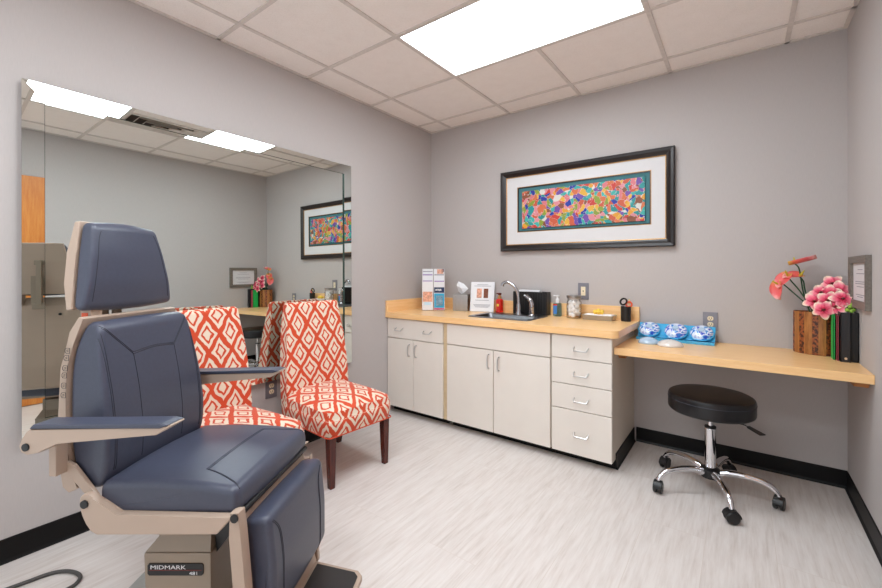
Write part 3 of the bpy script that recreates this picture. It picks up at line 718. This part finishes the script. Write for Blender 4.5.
# oval wood vase, flowers
r = thing('flower_vase', 'oval striped wood vase on the desk near the right corner', 'vase', (2.79, -.112, DZ))
vc = (2.790, -.110); sa, sb, va = .090, .055, -.50
prof = [(0, 0, 0), (.96, 0, 0), (1, .004, .02), (1, .125, .5), (1, .232, .98), (.985, .236, 1), (.93, .236, 1), (.92, .23, .98), (.92, .02, .1), (0, .02, .1)]
bm = bmesh.new(); uvl = bm.loops.layers.uv.new('UVMap'); n = 48; rings = []
for s, z, v_ in prof:
    rings.append([(bm.verts.new((vc[0]+s*sa*math.cos(2*PI*k/n)*math.cos(va)-s*sb*math.sin(2*PI*k/n)*math.sin(va), vc[1]+s*sa*math.cos(2*PI*k/n)*math.sin(va)+s*sb*math.sin(2*PI*k/n)*math.cos(va), DZ+z))) for k in range(n)] if s else None)
for (a, pa), (b, pb) in zip(list(zip(rings, prof)), list(zip(rings, prof))[1:]):
    if a is None or b is None: continue
    for k in range(n):
        f = bm.faces.new((a[k], a[(k+1) % n], b[(k+1) % n], b[k]))
        for lp, (uu, vv) in zip(f.loops, ((k/n, pa[2]), ((k+1)/n, pa[2]), ((k+1)/n, pb[2]), (k/n, pb[2]))): lp[uvl].uv = (uu, vv)
bm.faces.new(rings[1][::-1]); bm.faces.new(rings[-2])
bmesh.ops.recalc_face_normals(bm, faces=bm.faces[:])
obj('vase_body', bm, 'vase', r)

def petal(bm, uvl, base, dirv, up, ln, wd, cup=.25, curl=.2, nu=6, nv=4):
    d = Vector(dirv).normalized(); u = Vector(up).normalized(); s = d.cross(u).normalized(); u = s.cross(d)
    G = []
    for i in range(nu+1):
        t = i/nu; row = []
        wdt = wd*(math.sin(PI*min(1, (t*.86+.10)))**.7)
        for j in range(-nv//2, nv//2+1):
            q = j/(nv/2); p = Vector(base)+d*ln*t+s*wdt*q*.5+u*(cup*wd*(q*q)*.5-curl*ln*t*t)
            row.append((bm.verts.new(p), (q, t*.85+.15*abs(q)*t+(.0))))
        G.append(row)
    for i in range(nu):
        for j in range(len(G[0])-1):
            q = (G[i][j], G[i][j+1], G[i+1][j+1], G[i+1][j]); f = bm.faces.new([x[0] for x in q])
            for lp, x in zip(f.loops, q): lp[uvl].uv = x[1]
def solid(o, th=.0012):
    m = o.modifiers.new('thick', 'SOLIDIFY'); m.thickness = th; m.offset = 0; return o
toCam = (CAM-Vector((2.8, -.1, 1.1))).normalized()
root = Vector((2.80, -.115, DZ+.225))
fl = [((2.818, -.15, 1.100), 'left of the orchid cluster'), ((2.866, -.12, 1.150), 'topmost of the orchid cluster'), ((2.888, -.165, 1.115), 'right of the orchid cluster'),
      ((2.838, -.20, 1.062), 'lower left of the orchid cluster'), ((2.893, -.21, 1.073), 'rightmost low orchid near the certificate'), ((2.790, -.165, 1.052), 'far left low orchid beside the dark stems'),
      ((2.868, -.215, 1.030), 'lowest right orchid above the binders'), ((2.820, -.215, 1.012), 'lowest orchid hanging over the wood vase'), ((2.852, -.165, 1.100), 'middle of the orchid cluster')]
rnd = random.Random(11)
for k, (p, lb) in enumerate(fl):
    p = Vector(p); r = thing('orchid_bloom', 'pink orchid bloom with cream edges, '+lb, 'flower', p, 0, 'pink orchid blooms')
    nrm = (toCam+Vector((rnd.uniform(-.45, .45), rnd.uniform(-.2, .2), rnd.uniform(-.1, .5)))).normalized()
    e1 = nrm.orthogonal().normalized(); e2 = nrm.cross(e1)
    bm = bmesh.new(); uvl = bm.loops.layers.uv.new('UVMap'); a0 = rnd.uniform(0, 1)
    for q in range(5):
        a = a0+q*2*PI/5; dv = e1*math.cos(a)+e2*math.sin(a)
        petal(bm, uvl, p+nrm*(.0015*(q % 2)), dv, nrm,   .050+rnd.uniform(-.004, .006), .046 if q % 2 else .038, .2, .15)
    solid(obj('petals', bm, 'orchid', r, wn=False))
    bm = bmesh.new(); blob(bm, p+nrm*.008, .008, .3, 2, k, (1, 1, .8)); obj('flower_centre', bm, 'darkred', r, wn=False)
    obj('flower_stem', T(smooth_path([p-nrm*.003, p-nrm*.022+Vector((0, 0, -.012)), (p+root)/2+Vector((0, .02, .008)), root+Vector((rnd.uniform(-.03, .06), rnd.uniform(-.012, .012), -.02))], 4), .0022, 6), 'stem', r)
an = [((2.725, -.118, 1.262), (-.05, 0, 1), 'tallest coral anthurium, standing above the others', 1.15, (.95, -.1, .25)), ((2.720, -.125, 1.192), (.4, -.3, .8), 'coral anthurium bloom between the tall one and the left pair', .85, (-.9, -.3, .1)),
      ((2.672, -.13, 1.182), (-.3, -.5, .7), 'coral anthurium bloom upper left with pale tip', .95, (-.6, -.4, -.62)), ((2.638, -.135, 1.130), (-.7, -.5, .4), 'leftmost hanging coral anthurium bloom', 1.0, (-.15, -.3, -.95))]
for k, (p, up, lb, s, dv) in enumerate(an):
    p = Vector(p); up = Vector(up).normalized(); r = thing('anthurium_bloom', lb, 'flower', p, 0, 'coral anthuriums')
    dv = Vector(dv).normalized()
    bm = bmesh.new(); uvl = bm.loops.layers.uv.new('UVMap')
    petal(bm, uvl, p-dv*.035*s, dv, up, .108*s, .086*s, .45, -.05 if k == 0 else .25, 8, 6)
    solid(obj('spathe', bm, 'anth', r, wn=False))
    sd = (up+dv*-.1).normalized()
    obj('spadix', T([p-dv*.012, p-dv*.012+sd*.018, p-dv*.012+sd*.040], [.0045, .005, .0025], 8), 'spadix', r)
    b = p-dv*.012-up*.001
    obj('flower_stem', T(smooth_path([b, b+Vector((.018, .004, -.03 if k < 3 else .004)), (b*.45+root*.55)+Vector((-.012, .004, .03 if k else -.01)), root+Vector((-.02+.012*k, 0, -.01))], 6), .0035, 8), 'stem', r)
r = thing('bud_sprig', 'sprig of small lime-green buds right of the orchids', 'buds', (2.925, -.235, 1.02))
bm = bmesh.new()
for q in ((2.918, -.24, 1.035), (2.930, -.235, 1.020), (2.920, -.245, 1.012), (2.906, -.245, 1.018), (2.927, -.24, 1.047)): blob(bm, q, .010, .1, 2, 1)
obj('buds', bm, 'bud', r, wn=False)
obj('flower_stem', T(smooth_path([(2.918, -.24, 1.028), (2.90, -.20, 1.03), (2.85, -.15, 1.01), root+Vector((.03, 0, -.02))], 5), .002, 6), 'stem', r)

# files between vase and wall
def standing(name, x0, x1, y0, y1, h, mat, label, cat, page=None):
    r = thing(name, label, cat, ((x0+x1)/2, (y0+y1)/2, DZ), group='files standing on the desk')
    sp = .004
    bm = bmesh.new(); box(bm, (x0, y0, DZ), (x0+.0025, y1, DZ+h)); box(bm, (x1-.0025, y0, DZ), (x1, y1, DZ+h)); box(bm, (x0, y0, DZ), (x1, y0+.003, DZ+h))
    obj('cover', bm, mat, r, smooth=False)
    obj('pages', B((x0+.0027, y0+.0035, DZ+.003), (x1-.0027, y1-.004, DZ+h-.004)), 'paper' if page is None else page, r, smooth=False)
    return r
standing('folder', 2.852, 2.860, -.262, -.190, .235, 'green', 'thin green folder standing right of the wood vase', 'folder').location.y -= 0
standing('folder', 2.864, 2.871, -.280, -.190, .232, 'pinkc', 'thin pink folder between green folder and black binder', 'folder')
r = standing('binder', 2.873, 2.911, -.305, -.03, .252, 'binder', 'black binder with silver spine ring on the desk', 'binder')
bm = bmesh.new(); disc(bm, (2.892, -.3055, DZ+.018), .006, (0, 1, 0), .003); obj('spine_ring', bm, 'chrome', r)
standing('binder', 2.9115, 2.942, -.285, -.03, .250, 'black', 'black binder tucked against the right wall', 'binder')

# ------------------------------------------------------------------ stool
r = thing('rolling_stool', 'round black vinyl rolling stool with chrome five-star base under the desk', 'stool', (2.33, -.50, 0))
c = (2.33, -.50, 0)
obj('seat', L_([(0, .443), (.17, .443), (.192, .445), (.201, .452), (.204, .462), (.204, .524), (.199, .537), (.184, .545), (.12, .549), (0, .550)], c, 56), 'blackvinyl', r)
obj('seat_piping', L_([(.2025, .510), (.2055, .513), (.2025, .516), (.201, .513), (.2025, .510)], c, 56), 'seam', r)
obj('seat_plate', L_([(0, .428), (.07, .428), (.075, .4425), (0, .4425)], c, 24), 'black', r)
obj('column_rod', L_([(0, .34), (.0125, .34), (.0125, .4275), (0, .4275)], c, 20), 'chrome', r)
obj('column_tube', L_([(0, .120), (.027, .120), (.027, .350), (.024, .355), (0, .355)], c, 28), 'chrome', r)
obj('column_collar', L_([(.0128, .3555), (.028, .3555), (.028, .364), (.0128, .366)], c, 24), 'black', r)
obj('hub', L_([(0, .085), (.045, .085), (.050, .095), (.046, .130), (.0275, .142), (0, .142)], c, 28), 'black', r)
obj('height_lever', T(smooth_path([(2.39, -.53, .438), (2.45, -.60, .440), (2.50, -.65, .440)], 3), .004, 8), 'chrome', r)
obj('lever_paddle', loft(bmesh.new(), [[(2.488, -.652, .436), (2.500, -.638, .436), (2.500, -.638, .446), (2.488, -.652, .446)], [(2.538, -.712, .428), (2.562, -.690, .428), (2.562, -.690, .434), (2.538, -.712, .434)]], .002, 2), 'black', r)
for k in range(5):
    a = math.radians(2+72*k); ca, sn = math.cos(a), math.sin(a)
    P = lambda rr_, z: (2.33+rr_*ca, -.5+rr_*sn, z)
    obj('base_leg', T(smooth_path([P(.04, .112), (P(.10, .128)), P(.18, .128), P(.25, .112), P(.285, .080), P(.292, .066)], 4), [.019]*4+[.017]*4+[.015]*4+[.014]*4+[.012]*4+[.010], 12), 'chrome', r)
    yaw = a+random.uniform(-.8, .8)
    cr = bpy.data.objects.new('caster', None); 
    bm = bmesh.new(); ctr = Vector(P(.292, .0315)); dv = Vector((math.cos(yaw), math.sin(yaw), 0))
    for s in (-1, 1): tube(bm, [ctr+dv*s*.005, ctr+dv*s*.009, ctr+dv*s*.019, ctr+dv*s*.023], [.027, .0305, .0305, .026], 22)
    tube(bm, [ctr-dv*.006, ctr+dv*.006], .012, 12)
    fr = Vector((-dv.y, dv.x, 0))
    hood = []
    w_ = obj('caster', bm, 'black', r)
    bm = bmesh.new(); n2 = 10
    lo = [ctr+fr*.036*math.cos(PI*i/n2*.95)+Vector((0, 0, .036*math.sin(PI*i/n2*.95))) for i in range(n2+1)]
    li = [ctr+fr*.032*math.cos(PI*i/n2*.95)+Vector((0, 0, .032*math.sin(PI*i/n2*.95))) for i in range(n2+1)]
    loft(bm, [[p-dv*.020 for p in lo]+[p-dv*.020 for p in li[::-1]], [p+dv*.020 for p in lo]+[p+dv*.020 for p in li[::-1]]])
    tube(bm, [ctr+Vector((0, 0, .031)), ctr+Vector((0, 0, .044))], .008, 10)
    obj('caster_hood', bm, 'black', w_)

# ------------------------------------------------------------------ patterned chairs
def uvproj(o, zt):
    me = o.data; uv = me.uv_layers.new(name='UVMap')
    for p in me.polygons:
        nx, ny, nz = [abs(v) for v in p.normal]
        for li in p.loop_indices:
            co = me.vertices[me.loops[li].vertex_index].co
            if nz >= nx and nz >= ny: uv.data[li].uv = (co.y, co.x)
            elif nx >= ny: uv.data[li].uv = (co.y, .52+(zt-co.z) if zt else co.z)
            else: uv.data[li].uv = (co.x*1.0, co.z)
def loop_split_box(x0, x1, y0, y1, z0, z1): pass
def patterned_chair(loc, rot, label):
    r = thing('parsons_chair', label, 'chair', loc, rot, 'orange diamond-patterned armless chairs by the mirror')
    # local x forward, y left; origin under the seat centre
    prof = [(-.235, .30), (-.170, .30), (-.168, .46), (-.178, .60), (-.200, .80), (-.232, 1.005), (-.262, 1.018), (-.292, 1.005), (-.285, .85), (-.262, .60), (-.240, .42)]
    def wid(z): 
        return .235 if z < .5 else .235-.040*((z-.5)/.52)**1.3
    bm = loft(bmesh.new(), [[(x, -wid(z), z) for x, z in prof], [(x, wid(z), z) for x, z in prof]], .018, 3)
    o = obj('backrest', bm, 'fabric', r, world=False); uvproj(o, 0)
    # seat: crowned cushion block
    bm = bmesh.new(); nx_, ny_ = 14, 14; x0, x1, hw = -.166, .285, .238
    box(bm, (x0, -hw, .292), (x1, hw, .460)); bmesh.ops.subdivide_edges(bm, edges=bm.edges[:], cuts=9, use_grid_fill=True)
    for v in bm.verts:
        x, y, z = v.co; fx = (x-x0)/(x1-x0); fy = y/hw; k = (z-.292)/.168
        crown = (1-abs(fy)**2.6)*(1-max(0, (fx-.5)/.5)**3)
        v.co.z = .292+k*(.150+.034*crown)
        if k > .0: 
            v.co.x += .012*math.sin(PI*k)*(fx > .98); v.co.y += .010*math.sin(PI*k)*(1 if fy > .98 else -1 if fy < -.98 else 0)
        # soften vertical corners
        ex_ = max(0, fx-.86)/.14; ey_ = max(0, abs(fy)-.88)/.12
        if ex_ > 0 and ey_ > 0: v.co.x -= .022*ex_*ey_; v.co.y -= math.copysign(.018*ex_*ey_, fy)
        if k > .7 and (ex_ > 0 or ey_ > 0): v.co.z -= .014*max(ex_, ey_)**2
    o = obj('seat', bm, 'fabric', r, world=False, ang=1.2, wn=False); uvproj(o, .46)
    pts = [(x1+.001, -hw+.016, .293), (x1+.001, hw-.016, .293)]
    obj('welt', T([(x0, -hw-.001, .293), (x1-.02, -hw-.001, .293), (x1-.006, -hw+.008, .293), (x1+.001, -hw+.020, .293), (x1+.001, hw-.020, .293), (x1-.006, hw-.008, .293), (x1-.02, hw+.001, .293), (x0, hw+.001, .293)], .0035, 6), 'fabric', r, world=False)
    for sx, sy in ((1, 1), (1, -1), (-1, 1), (-1, -1)):
        bm = bmesh.new(); yb = .200*sy
        if sx > 0: sec = [(.250, .2915, .023), (.252, .15, .020), (.255, 0, .0155)]
        else: sec = [(-.190, .2915, .022), (-.205, .15, .019), (-.235, 0, .0155)]
        loft(bm, [[(x-h, yb-h, z), (x+h, yb-h, z), (x+h, yb+h, z), (x-h, yb+h, z)] for x, z, h in sec], .003, 2)
        obj('leg', bm, 'legwood', r, world=False)
    return r
# right chair: front feet near (.622,-1.739) and (.650,-1.337); turned a little to the camera side
patterned_chair((.385, -1.515, 0), -.07, 'orange and cream diamond-patterned chair nearest the cabinets')
patterned_chair((.385, -2.172, 0), .11, 'orange and cream diamond-patterned chair partly behind the blue exam chair')

# ------------------------------------------------------------------ exam chair, local frame: x forward, y away from camera
TH = math.radians(6.3)
r = EX = thing('exam_chair', 'slate blue vinyl medical exam chair with beige frame, armrests and headrest', 'exam chair', (.972, -2.573, 0), YAW-TH)
def E(name, bm, mat, parent=None, **k): return obj(name, bm, mat, parent or EX, world=False, **k)
def E0(name, bm, mat, **k):
    """the base stands square to the floor boards while the seat is swivelled a little"""
    bmesh.ops.rotate(bm, verts=bm.verts[:], matrix=Matrix.Rotation(TH, 3, 'Z')); return E(name, bm, mat, **k)
def rounded(poly, rad, n=5):
    P = [Vector(p) for p in poly]; out = []
    for i, p in enumerate(P):
        a, c = P[i-1], P[(i+1) % len(P)]; ra = min(rad, (a-p).length*.48); rc_ = min(rad, (c-p).length*.48)
        p0 = p+(a-p).normalized()*ra; p2 = p+(c-p).normalized()*rc_
        for k in range(n+1): t_ = k/n; out.append(p0*(1-t_)**2+p*2*t_*(1-t_)+p2*t_*t_)
    return out
def cushion(poly, w0, w1, r_=.025, rp=.03, puff=.004, nmid=8, m_=6):
    """upholstered block: profile in x,z with rounded corners, soft side edges, crowned faces"""
    P = rounded(poly, rp); n = len(P); N = []
    area = sum(P[i].x*P[(i+1) % n].y-P[(i+1) % n].x*P[i].y for i in range(n)); sg = 1 if area > 0 else -1
    for i in range(n):
        d = (P[(i+1) % n]-P[i-1]).normalized(); N.append(Vector((d.y, -d.x))*sg)
    C_ = sum(P, Vector((0, 0)))/n
    f0 = w0 if callable(w0) else (lambda z: w0); f1 = w1 if callable(w1) else (lambda z: w1)
    rows = []
    for j in range(m_+1):
        th = PI/2*j/m_; rows.append((r_*(1-math.sin(th)), 0, r_*(1-math.cos(th))))
    for j in range(1, nmid): t_ = j/nmid; rows.append((-puff*math.sin(PI*t_), t_, 0))
    for j in range(m_, -1, -1):
        th = PI/2*j/m_; rows.append((r_*(1-math.sin(th)), 1, -r_*(1-math.cos(th))))
    bm = bmesh.new(); R = []
    for ins, t_, off in rows:
        ring_ = []
        for i in range(n):
            q = P[i]-N[i]*ins; y0_, y1_ = f0(P[i].y), f1(P[i].y)
            y = (y0_+off if t_ == 0 else y1_+off if t_ == 1 else (y0_+r_)*(1-t_)+(y1_-r_)*t_)
            ring_.append(bm.verts.new((q.x, y, q.y)))
        R.append(ring_)
    for A_, B_ in zip(R, R[1:]):
        for i in range(n): bm.faces.new((A_[i], A_[(i+1) % n], B_[(i+1) % n], B_[i]))
    bm.faces.new(R[0][::-1]); bm.faces.new(R[-1]); bmesh.ops.recalc_face_normals(bm, faces=bm.faces[:]); return bm
E0('base_plate', B((-.343, -.26, .002), (.22, .26, .030), .006), 'plate')
bm = loft(bmesh.new(), [[(-.074, -.15, .030), (.124, -.15, .030), (.124, .15, .030), (-.074, .15, .030)], [(-.086, -.15, .352), (.122, -.15, .352), (.122, .15, .352), (-.086, .15, .352)]], .006, 2)
E0('pedestal', bm, 'dbeige')
E0('pedestal_neck', loft(bmesh.new(), [[(-.082, -.145, .3525), (.118, -.145, .3525), (.118, .145, .3525), (-.082, .145, .3525)], [(-.050, -.130, .392), (.112, -.130, .392), (.112, .13, .392), (-.050, .13, .392)],
      [(-.050, -.130, .455), (.112, -.130, .455), (.112, .13, .455), (-.050, .13, .455)]]), 'dbeige', smooth=False)
E0('tilt_arm', prism_xz([(.124, .335), (.196, .43), (.205, .490), (.150, .490), (.118, .42)], -.12, .12), 'black', smooth=False)
E0('name_badge', prism_xz([(-.071, .316), (-.066, .322), (.096, .322), (.101, .316), (.101, .291), (.096, .285), (-.066, .285), (-.071, .291)], -.1535, -.1505, .0005, 1), 'black')
E0('badge_stripe', B((-.066, -.1542, .3005), (.096, -.1537, .3035)), 'darkred', smooth=False)
def text_mesh(s, size, x, y, z, name, wx=1.0, offset=.0, ext=.0003):
    cu = bpy.data.curves.new(name, 'FONT'); cu.body = s; cu.size = size; cu.extrude = ext; cu.offset = offset; cu.resolution_u = 3
    tmp = bpy.data.objects.new(name, cu); COL.objects.link(tmp)
    dg = bpy.context.evaluated_depsgraph_get(); me = bpy.data.meshes.new_from_object(tmp.evaluated_get(dg))
    bpy.data.objects.remove(tmp); bm = bmesh.new(); bm.from_mesh(me); bpy.data.meshes.remove(me)
    bmesh.ops.scale(bm, verts=bm.verts[:], vec=(wx, 1, 1))
    bmesh.ops.rotate(bm, verts=bm.verts[:], matrix=Matrix.Rotation(PI/2, 3, 'X')); bmesh.ops.translate(bm, verts=bm.verts[:], vec=(x, y, z))
    return E0(name, bm, 'paper', smooth=False)
text_mesh('MIDMARK', .0175, -.062, -.1546, .3055, 'badge_lettering', 1.4, .0)
text_mesh('481', .0145, .058, -.1546, .2880, 'badge_number', 1.3, .0)
# seat frame
side = [(-.188, .545), (-.185, .568), (-.174, .578), (-.158, .578), (-.143, .570), (-.124, .552), (-.069, .522), (.285, .543), (.237, .490), (-.132, .463), (-.152, .472), (-.164, .492), (-.176, .515)]
for y0_, y1_ in ((-.252, -.229), (.229, .252)): E('side_rail', prism_xz(side, y0_, y1_, .004, 2), 'beige')
E('seat_pan', prism_xz([(-.10, .478), (.22, .500), (.22, .533), (-.10, .508)], -.228, .228, .003, 2), 'beige')
for x, z in ((-.168, .550), (.291, .540)):
    bm = bmesh.new(); disc(bm, (x, -.2545, z), .0115, (0, 1, 0), .005); E('hinge_knob', bm, 'black')
SC_ = E('seat_cushion', cushion([(-.152, .500), (.288, .5315), (.284, .605), (.16, .615), (.02, .614), (-.152, .602)], -.228, .228, .022, .030, .008), 'vinyl')
from mathutils.bvhtree import BVHTree
SEAT, BACK, LEG, HEAD = {}, {}, {}, {}
def bvh(o):
    o.modifiers.clear() if False else None
    me = o.data; return BVHTree.FromPolygons([v.co.copy() for v in me.vertices], [tuple(p.vertices) for p in me.polygons])
def seam(parent, tree, pts, down=False, r_=.0011):
    """stitching laid on the upholstery: points are (x, y) on a seat or (y, z) on an upright cushion"""
    P = smooth_path([(a, b, 0) for a, b in pts], 8); out = []
    for p in P:
        if down: h = tree.ray_cast(Vector((p.x, p.y, 2)), Vector((0, 0, -1)))
        else: h = tree.ray_cast(Vector((2, p.x, p.y)), Vector((-1, 0, 0)))
        if h[0] is not None: out.append(h[0]+h[1]*.0004)
    if len(out) > 2: E('stitched_seam', T(out, r_, 6), 'seam', parent)
st = bvh(SC_)
for dx in (0, .007):
    seam(SC_, st, [(.135+dx, -.150), (.135+dx, -.05), (.135+dx, .06), (.135+dx, .165)], True)
    seam(SC_, st, [(.135+dx, -.150), (.19+dx, -.168), (.24+dx, -.190), (.275+dx*.4, -.208)], True)
    seam(SC_, st, [(.135+dx, .165), (.19+dx, .180), (.24+dx, .195), (.275+dx*.4, .208)], True)
# backrest
def bw(z): return .216-.012*max(0, min(1, (z-.72)/.2))-.026*max(0, (z-.9)/.17)**1.6
front_ = [(-.152, .574), (-.136, .637), (-.135, .73), (-.148, .842), (-.163, .92), (-.190, 1.055)]
rear_ = [(-.240, 1.068), (-.264, .999), (-.270, .927), (-.267, .838), (-.259, .72), (-.246, .637), (-.205, .570)]
BC_ = E('back_cushion', cushion(front_+rear_, lambda z: -bw(z), lambda z: bw(z), .017, .026, .003), 'vinyl')
bt = bvh(BC_)
for sgn in (-1, 1):
    for d_ in (0, .006):
        seam(BC_, bt, [(sgn*(.182+d_), z) for z in (1.03, .98, .91, .84, .77, .70, .62)])
        seam(BC_, bt, [(sgn*(.176), 1.045+d_), (sgn*.130, .995+d_), (sgn*.088, .950+d_)])
    seam(BC_, bt, [(sgn*.088, .950), (sgn*.088, .84), (sgn*.088, .74), (sgn*.088, .62)])
for d_ in (0, .006): seam(BC_, bt, [(-.088, .950+d_), (0, .958+d_), (.088, .950+d_)])
shell = [(-.218, .578), (-.247, .640), (-.260, .72), (-.268, .838), (-.271, .93), (-.265, 1.0), (-.240, 1.076), (-.262, 1.080), (-.283, 1.035), (-.292, .929), (-.290, .84), (-.290, .69), (-.272, .578), (-.250, .562)]
E('back_shell', loft(bmesh.new(), [[(x, -bw(z)-.010, z) for x, z in shell], [(x, bw(z)+.010, z) for x, z in shell]], .004, 2), 'beige')
for sgn in (-1, 1): E('back_hinge_bracket', prism_xz([(-.250, .660), (-.226, .650), (-.150, .566), (-.160, .545), (-.178, .556), (-.250, .628)], sgn*.2275-.006, sgn*.2275+.006, .002, 2), 'beige')
E('rear_screw_cover', disc(bmesh.new(), (-.291, .10, .985), .007, (1, 0, 0), .008), 'black')
for k, z in enumerate((.980, .959, .929, .908, .878, .850)):
    x = -.276+(.001, .0005, 0, 0, 0, .001)[k]; h = .0078; y = -bw(z)-.0112; w1 = .0078
    out = [(x-w1*.5, z+h), (x+w1, z+h), (x+w1, z-h), (x-w1*.5, z-h), (x-w1, z-h*.5), (x-w1, z+h*.5)]
    bm = bmesh.new(); tube(bm, [(px, y, pz) for px, pz in out+out[:1]], .0008, 6)
    for a_ in (-.003, .001): tube(bm, [(x-.003, y, z+a_), (x+.003, y, z+a_+.002)], .0008, 5)
    E('keypad_button', bm, 'black')
# headrest
def hy(z): return .178-.050*max(0, (z-1.11)/.26)**1.1
HC_ = E('headrest_cushion', cushion([(-.250, 1.098), (-.245, 1.18), (-.254, 1.28), (-.272, 1.376), (-.317, 1.380), (-.309, 1.28), (-.297, 1.18), (-.289, 1.096)], lambda z: -hy(z), lambda z: hy(z), .014, .024, .008), 'vinyl')
ht = bvh(HC_)
q_ = lambda z, i_: hy(z)-i_
seam(HC_, ht, [(-q_(1.125, .022), 1.125), (-q_(1.18, .020), 1.18), (-q_(1.25, .020), 1.25), (-q_(1.32, .020), 1.32), (-q_(1.352, .026), 1.352)])
seam(HC_, ht, [(q_(1.125, .022), 1.125), (q_(1.18, .020), 1.18), (q_(1.25, .020), 1.25), (q_(1.32, .020), 1.32), (q_(1.352, .026), 1.352)])
hs = [(-.290, 1.100), (-.2985, 1.18), (-.3105, 1.28), (-.3195, 1.383), (-.340, 1.381), (-.342, 1.28), (-.330, 1.18), (-.312, 1.098)]
E('headrest_shell', loft(bmesh.new(), [[(x, -hy(z)-.003, z) for x, z in hs], [(x, hy(z)+.003, z) for x, z in hs]], .005, 3), 'beige')
bm = bmesh.new(); box(bm, (-.365, -.025, 1.26), (-.342, .025, 1.285), .003); box(bm, (-.375, -.012, 1.04), (-.355, .012, 1.283), .003); box(bm, (-.372, -.030, 1.02), (-.262, .030, 1.052), .003)
E('headrest_adjuster', bm, 'dbeige')
for y in (-.030, .030): E('headrest_post', B((-.352, y-.014, 1.0525), (-.336, y+.014, 1.20), .002), 'dbeige')
E('latch_housing', B((-.300, -.145, 1.040), (-.262, -.105, 1.098), .003), 'beige')
E('orange_latch', B((-.293, -.1475, 1.062), (-.272, -.1455, 1.088), .0005, 1), 'orange')
# armrests
arm = [(-.297, .737), (-.291, .757), (-.274, .780), (-.262, .788), (.125, .805), (.152, .816), (.155, .812), (.112, .787), (.085, .785), (-.181, .754), (-.235, .724), (-.272, .716), (-.290, .722)]
for sgn in (-1, 1):
    ya, yb = sorted((sgn*.266, sgn*.320))
    E('armrest', prism_xz(arm, ya, yb, .003, 2), 'beige')
    E('arm_pad', prism_xz([(-.264, .7890), (.125, .8060), (.150, .8165), (.125, .8190), (-.250, .8020)], ya-.003, yb+.003, .003, 2), 'vinyl')
    bm = bmesh.new(); disc(bm, (-.274, sgn*.3215, .738), .0105, (0, 1, 0), .005); E('pivot_cap', bm, 'black')
    bm = bmesh.new(); ya, yb = sorted((sgn*.230, sgn*.2655)); box(bm, (-.270, ya, .630), (-.246, yb, .765), .003); E('arm_bracket', bm, 'beige')
# leg section
LC_ = E('leg_cushion', cushion([(.264, .494), (.358, .510), (.374, .36), (.374, .205), (.325, .165)], -.192, .200, .018, .030, .004), 'vinyl')
lt = bvh(LC_)
for sgn in (-1, 1):
    for d_ in (0, .006): seam(LC_, lt, [(sgn*(.176-d_), .490), (sgn*(.150-d_), .455), (sgn*(.142-d_), .40), (sgn*(.142-d_), .30), (sgn*(.142-d_), .20)])
E('leg_panel', prism_xz([(.262, .500), (.282, .515), (.318, .150), (.335, .105), (.300, .105), (.285, .16)], -.205, .205, .003, 2), 'beige')
for y0_, y1_, zt in ((-.249, -.214, .552), (.214, .235, .490)): E('leg_side_bar', prism_xz([(.272, zt-.002), (.299, zt), (.304, .505), (.320, .335), (.336, .092), (.300, .092), (.284, .335), (.272, .48)], y0_, y1_, .004, 2), 'beige')
E('footrest', prism_xy([(.30, -.21), (.505, -.21), (.530, -.188), (.532, .148), (.510, .172), (.30, .21)], .083, .104, .004, 2), 'beige')
E('footrest_mat', prism_xy([(.345, -.19), (.498, -.19), (.516, -.172), (.517, .138), (.500, .158), (.345, .185)], .1045, .108, .001, 1), 'stand')
E('gap_tube', T([(.286, -.21, .5330), (.286, .21, .5330)], .008, 12), 'black')  # black tube across the gap between seat and leg cushion

# floor cord
pts = [(.20, -3.10, .0075), (.215, -3.0, .0075), (.235, -2.90, .0075), (.243, -2.85, .0075), (.258, -2.813, .0075), (.289, -2.783, .0075), (.332, -2.764, .0075), (.373, -2.762, .0075), (.402, -2.782, .0075), (.412, -2.815, .0075), (.43, -2.90, .0075), (.50, -3.0, .0075)]
o = obj('power_cord', T(smooth_path(pts, 5), .007, 10), 'cord'); tag(o, 'dark grey cord looped on the floor left of the exam chair base', 'cord'); origin(o, (.33, -2.77, 0))

# ------------------------------------------------------------------ camera, world, colour
cam = bpy.data.cameras.new('camera'); co = bpy.data.objects.new('camera', cam); COL.objects.link(co)
co.location = CAM; co.rotation_euler = (PI/2, 0, YAW)
cam.sensor_width = 36; cam.lens = 407.144/882*36; cam.shift_x = .00493; cam.shift_y = -.0266; cam.clip_start = .02
SC.camera = co
w = bpy.data.worlds.new('world'); SC.world = w; w.use_nodes = True
w.node_tree.nodes['Background'].inputs[0].default_value = (.93, .97, 1, 1); w.node_tree.nodes['Background'].inputs[1].default_value = 1.6
vs = SC.view_settings; vs.view_transform = 'Standard'; vs.look = 'None'; vs.gamma = 1; vs.use_curve_mapping = False; vs.exposure = -0.32
SC.cycles.use_denoising = True
SC.cycles.max_bounces = 12; SC.cycles.diffuse_bounces = 8; SC.cycles.glossy_bounces = 6; SC.cycles.transmission_bounces = 10
SC.cycles.sample_clamp_indirect = 6
